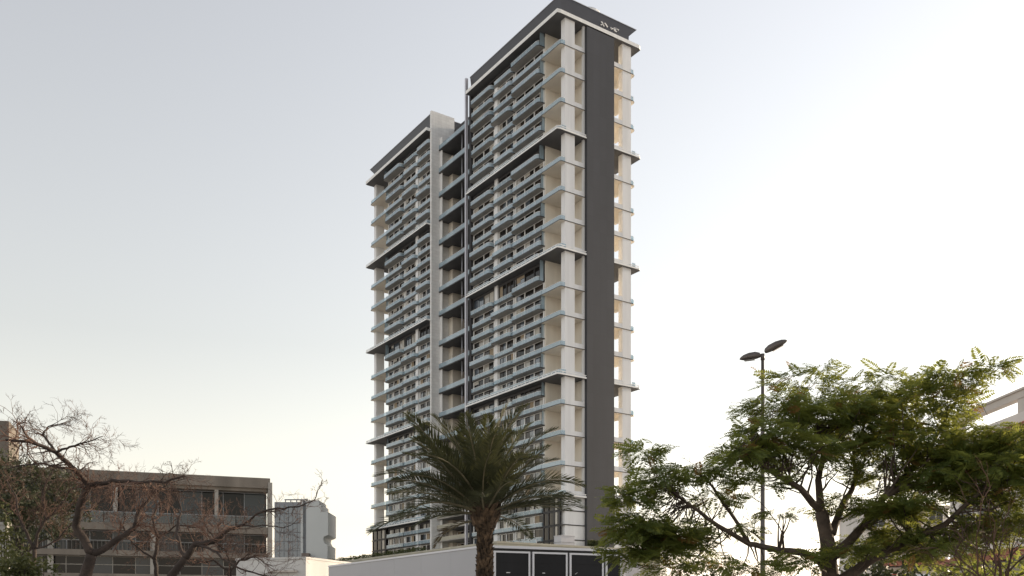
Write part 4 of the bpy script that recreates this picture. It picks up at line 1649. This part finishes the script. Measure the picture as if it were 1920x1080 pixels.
# ------------------------------------------------------------------ villas on the right
t = thing('villa', 'white villa with roof pergola and tiled roof behind the right edge of the leafy tree', 'house', (0, 0, 0))
VD = 56.0
A = at(1790, 1080, VD + 5)
B = at(1925, 1080, VD - 3)
d2 = Vector((B.x - A.x, B.y - A.y))
Lv = d2.length
t.location = (A.x, A.y, 0)
t.rotation_euler = (0, 0, math.atan2(d2.y, d2.x))
zt = at(1900, 778, VD - 2).z
b = MB()
b.box(-.6, 0, 0, Lv + 6, 9, zt - 1.2, 'villa')
b.build('wall', t)
b = MB()
b.box(-.75, -.15, zt - 1.2, Lv + 6.1, 9, zt, 'villa')
b.build('parapet', t)
b = MB()
zt2 = at(1912, 726, VD - 3).z
b.box(-.6, .1, zt2 - .42, Lv - .3, .6, zt2, 'villag')
b.box(-.7, 0, zt2, Lv - .2, .75, zt2 + .12, 'villag')
b.build('pergola_beam', t)
for x in (-.3, Lv - 1.15):
    b = MB()
    b.box(x, .15, zt, x + .7, .55, zt2 - .42, 'villag')
    b.build('pergola_post', t)


def tile_roof(parent, x0, x1, y0, z0, run, rise, nx, ny):
    b = MB()
    b.quad((x0, y0, z0 - .02), (x1, y0, z0 - .02), (x1, y0 + run, z0 + rise - .02), (x0, y0 + run, z0 + rise - .02), 'brownbox')
    r = b.build('roof', parent)
    tw_, tl = (x1 - x0) / nx, run / ny

    def tm_():
        b = MB()
        s = rise / run
        K = 5
        pr = [(-math.cos(math.pi * k / K) * tw_ * .48, math.sin(math.pi * k / K) * .09) for k in range(K + 1)]
        for k in range(K):
            a, c = pr[k], pr[k + 1]
            b.quad((a[0], 0, a[1] + .03), (c[0], 0, c[1] + .03), (c[0], tl * 1.08, c[1] + tl * 1.08 * s), (a[0], tl * 1.08, a[1] + tl * 1.08 * s), 'tile')
        return b
    me = shared(('tile', tw_, tl, rise / run), tm_)
    for i in range(nx):
        for j in range(ny):
            link('tile', me, r, (x0 + (i + .5) * tw_, y0 + j * tl, z0 + j * tl * rise / run))


tile_roof(t, Lv - 2.8, Lv + 1.2, -1.2, zt - 1.3, 1.4, .9, 14, 4)
tile_roof(t, .6, Lv + 2.0, -2.2, at(1850, 1056, VD - 3).z, 2.1, .9, 16, 5)
for (x, z) in ((.8, 7.3), (3.2, 7.3), (.8, 11.0), (3.2, 11.0)):
    b = MB()
    b.box(x, -.07, z, x + 1.2, .02, z + 1.6, 'distd')
    w = b.build('window', t)
    b = MB()
    for h in (0, 1):
        b.box(x + .06 + h * .56, -.09, z + .06, x + .58 + h * .56, -.065, z + 1.54, 'gblue')
    b.build('pane', w)

t = thing('villa', 'pale house with grey roof edge glimpsed behind the leafy tree limbs', 'house', (0, 0, 0))
VD = 72.0
A = at(1618, 1080, VD)
t.location = (A.x, A.y, 0)
t.rotation_euler = (0, 0, -.12)
wv = (1770 - 1618) * VD / F
zt = at(1660, 956, VD).z
b = MB()
b.box(0, 0, 0, wv, 8, zt, 'villa')
b.build('wall', t)
b = MB()
b.box(-.25, -.3, zt, wv + .25, 8, zt + .22, 'villag')
b.build('cornice', t)
tile_roof(t, 1.0, wv, -1.5, at(1660, 1066, VD).z, 1.45, .6, 16, 4)
for (px, py) in ((1632, 990), (1690, 988), (1735, 985), (1690, 1040)):
    x = (px - 1618) * VD / F
    z = at(px, py, VD).z
    b = MB()
    b.box(x, -.06, z, x + 1.1, .02, z + 1.3, 'frame')
    w = b.build('window', t)
    b = MB()
    for h in (0, 1):
        b.box(x + .06 + h * .51, -.08, z + .06, x + .53 + h * .51, -.055, z + 1.24, 'gblue')
    b.build('pane', w)
t = thing('signboard', 'low white signboard with red end glimpsed under the leafy tree', 'sign', tuple(at(1705, 1080, 45).xy) + (0,))
b = MB()
b.box(0, 0, 3.2, 1.0, .12, at(1700, 1076, 45).z, 'hoardf')
b.build('white_board', t)
b = MB()
b.box(-.85, 0, 3.2, -.002, .12, at(1700, 1076, 45).z, 'red')
b.build('red_board', t)
b = MB()
b.box(-.5, .13, 0, -.4, .23, 3.6, 'metal')
b.box(.6, .13, 0, .7, .23, 3.6, 'metal')
b.build('posts', t)
t = thing('gate_post', 'pale square post at the left edge of the picture', 'post', tuple(at(8, 1080, 27).xy) + (0,))
b = MB()
b.box(-.11, -.11, 0, .11, .11, at(8, 985, 27).z, 'concrete2')
b.build('shaft', t)
b = MB()
b.box(-.14, -.14, at(8, 985, 27).z, .14, .14, at(8, 985, 27).z + .08, 'concrete2')
b.build('cap', t)
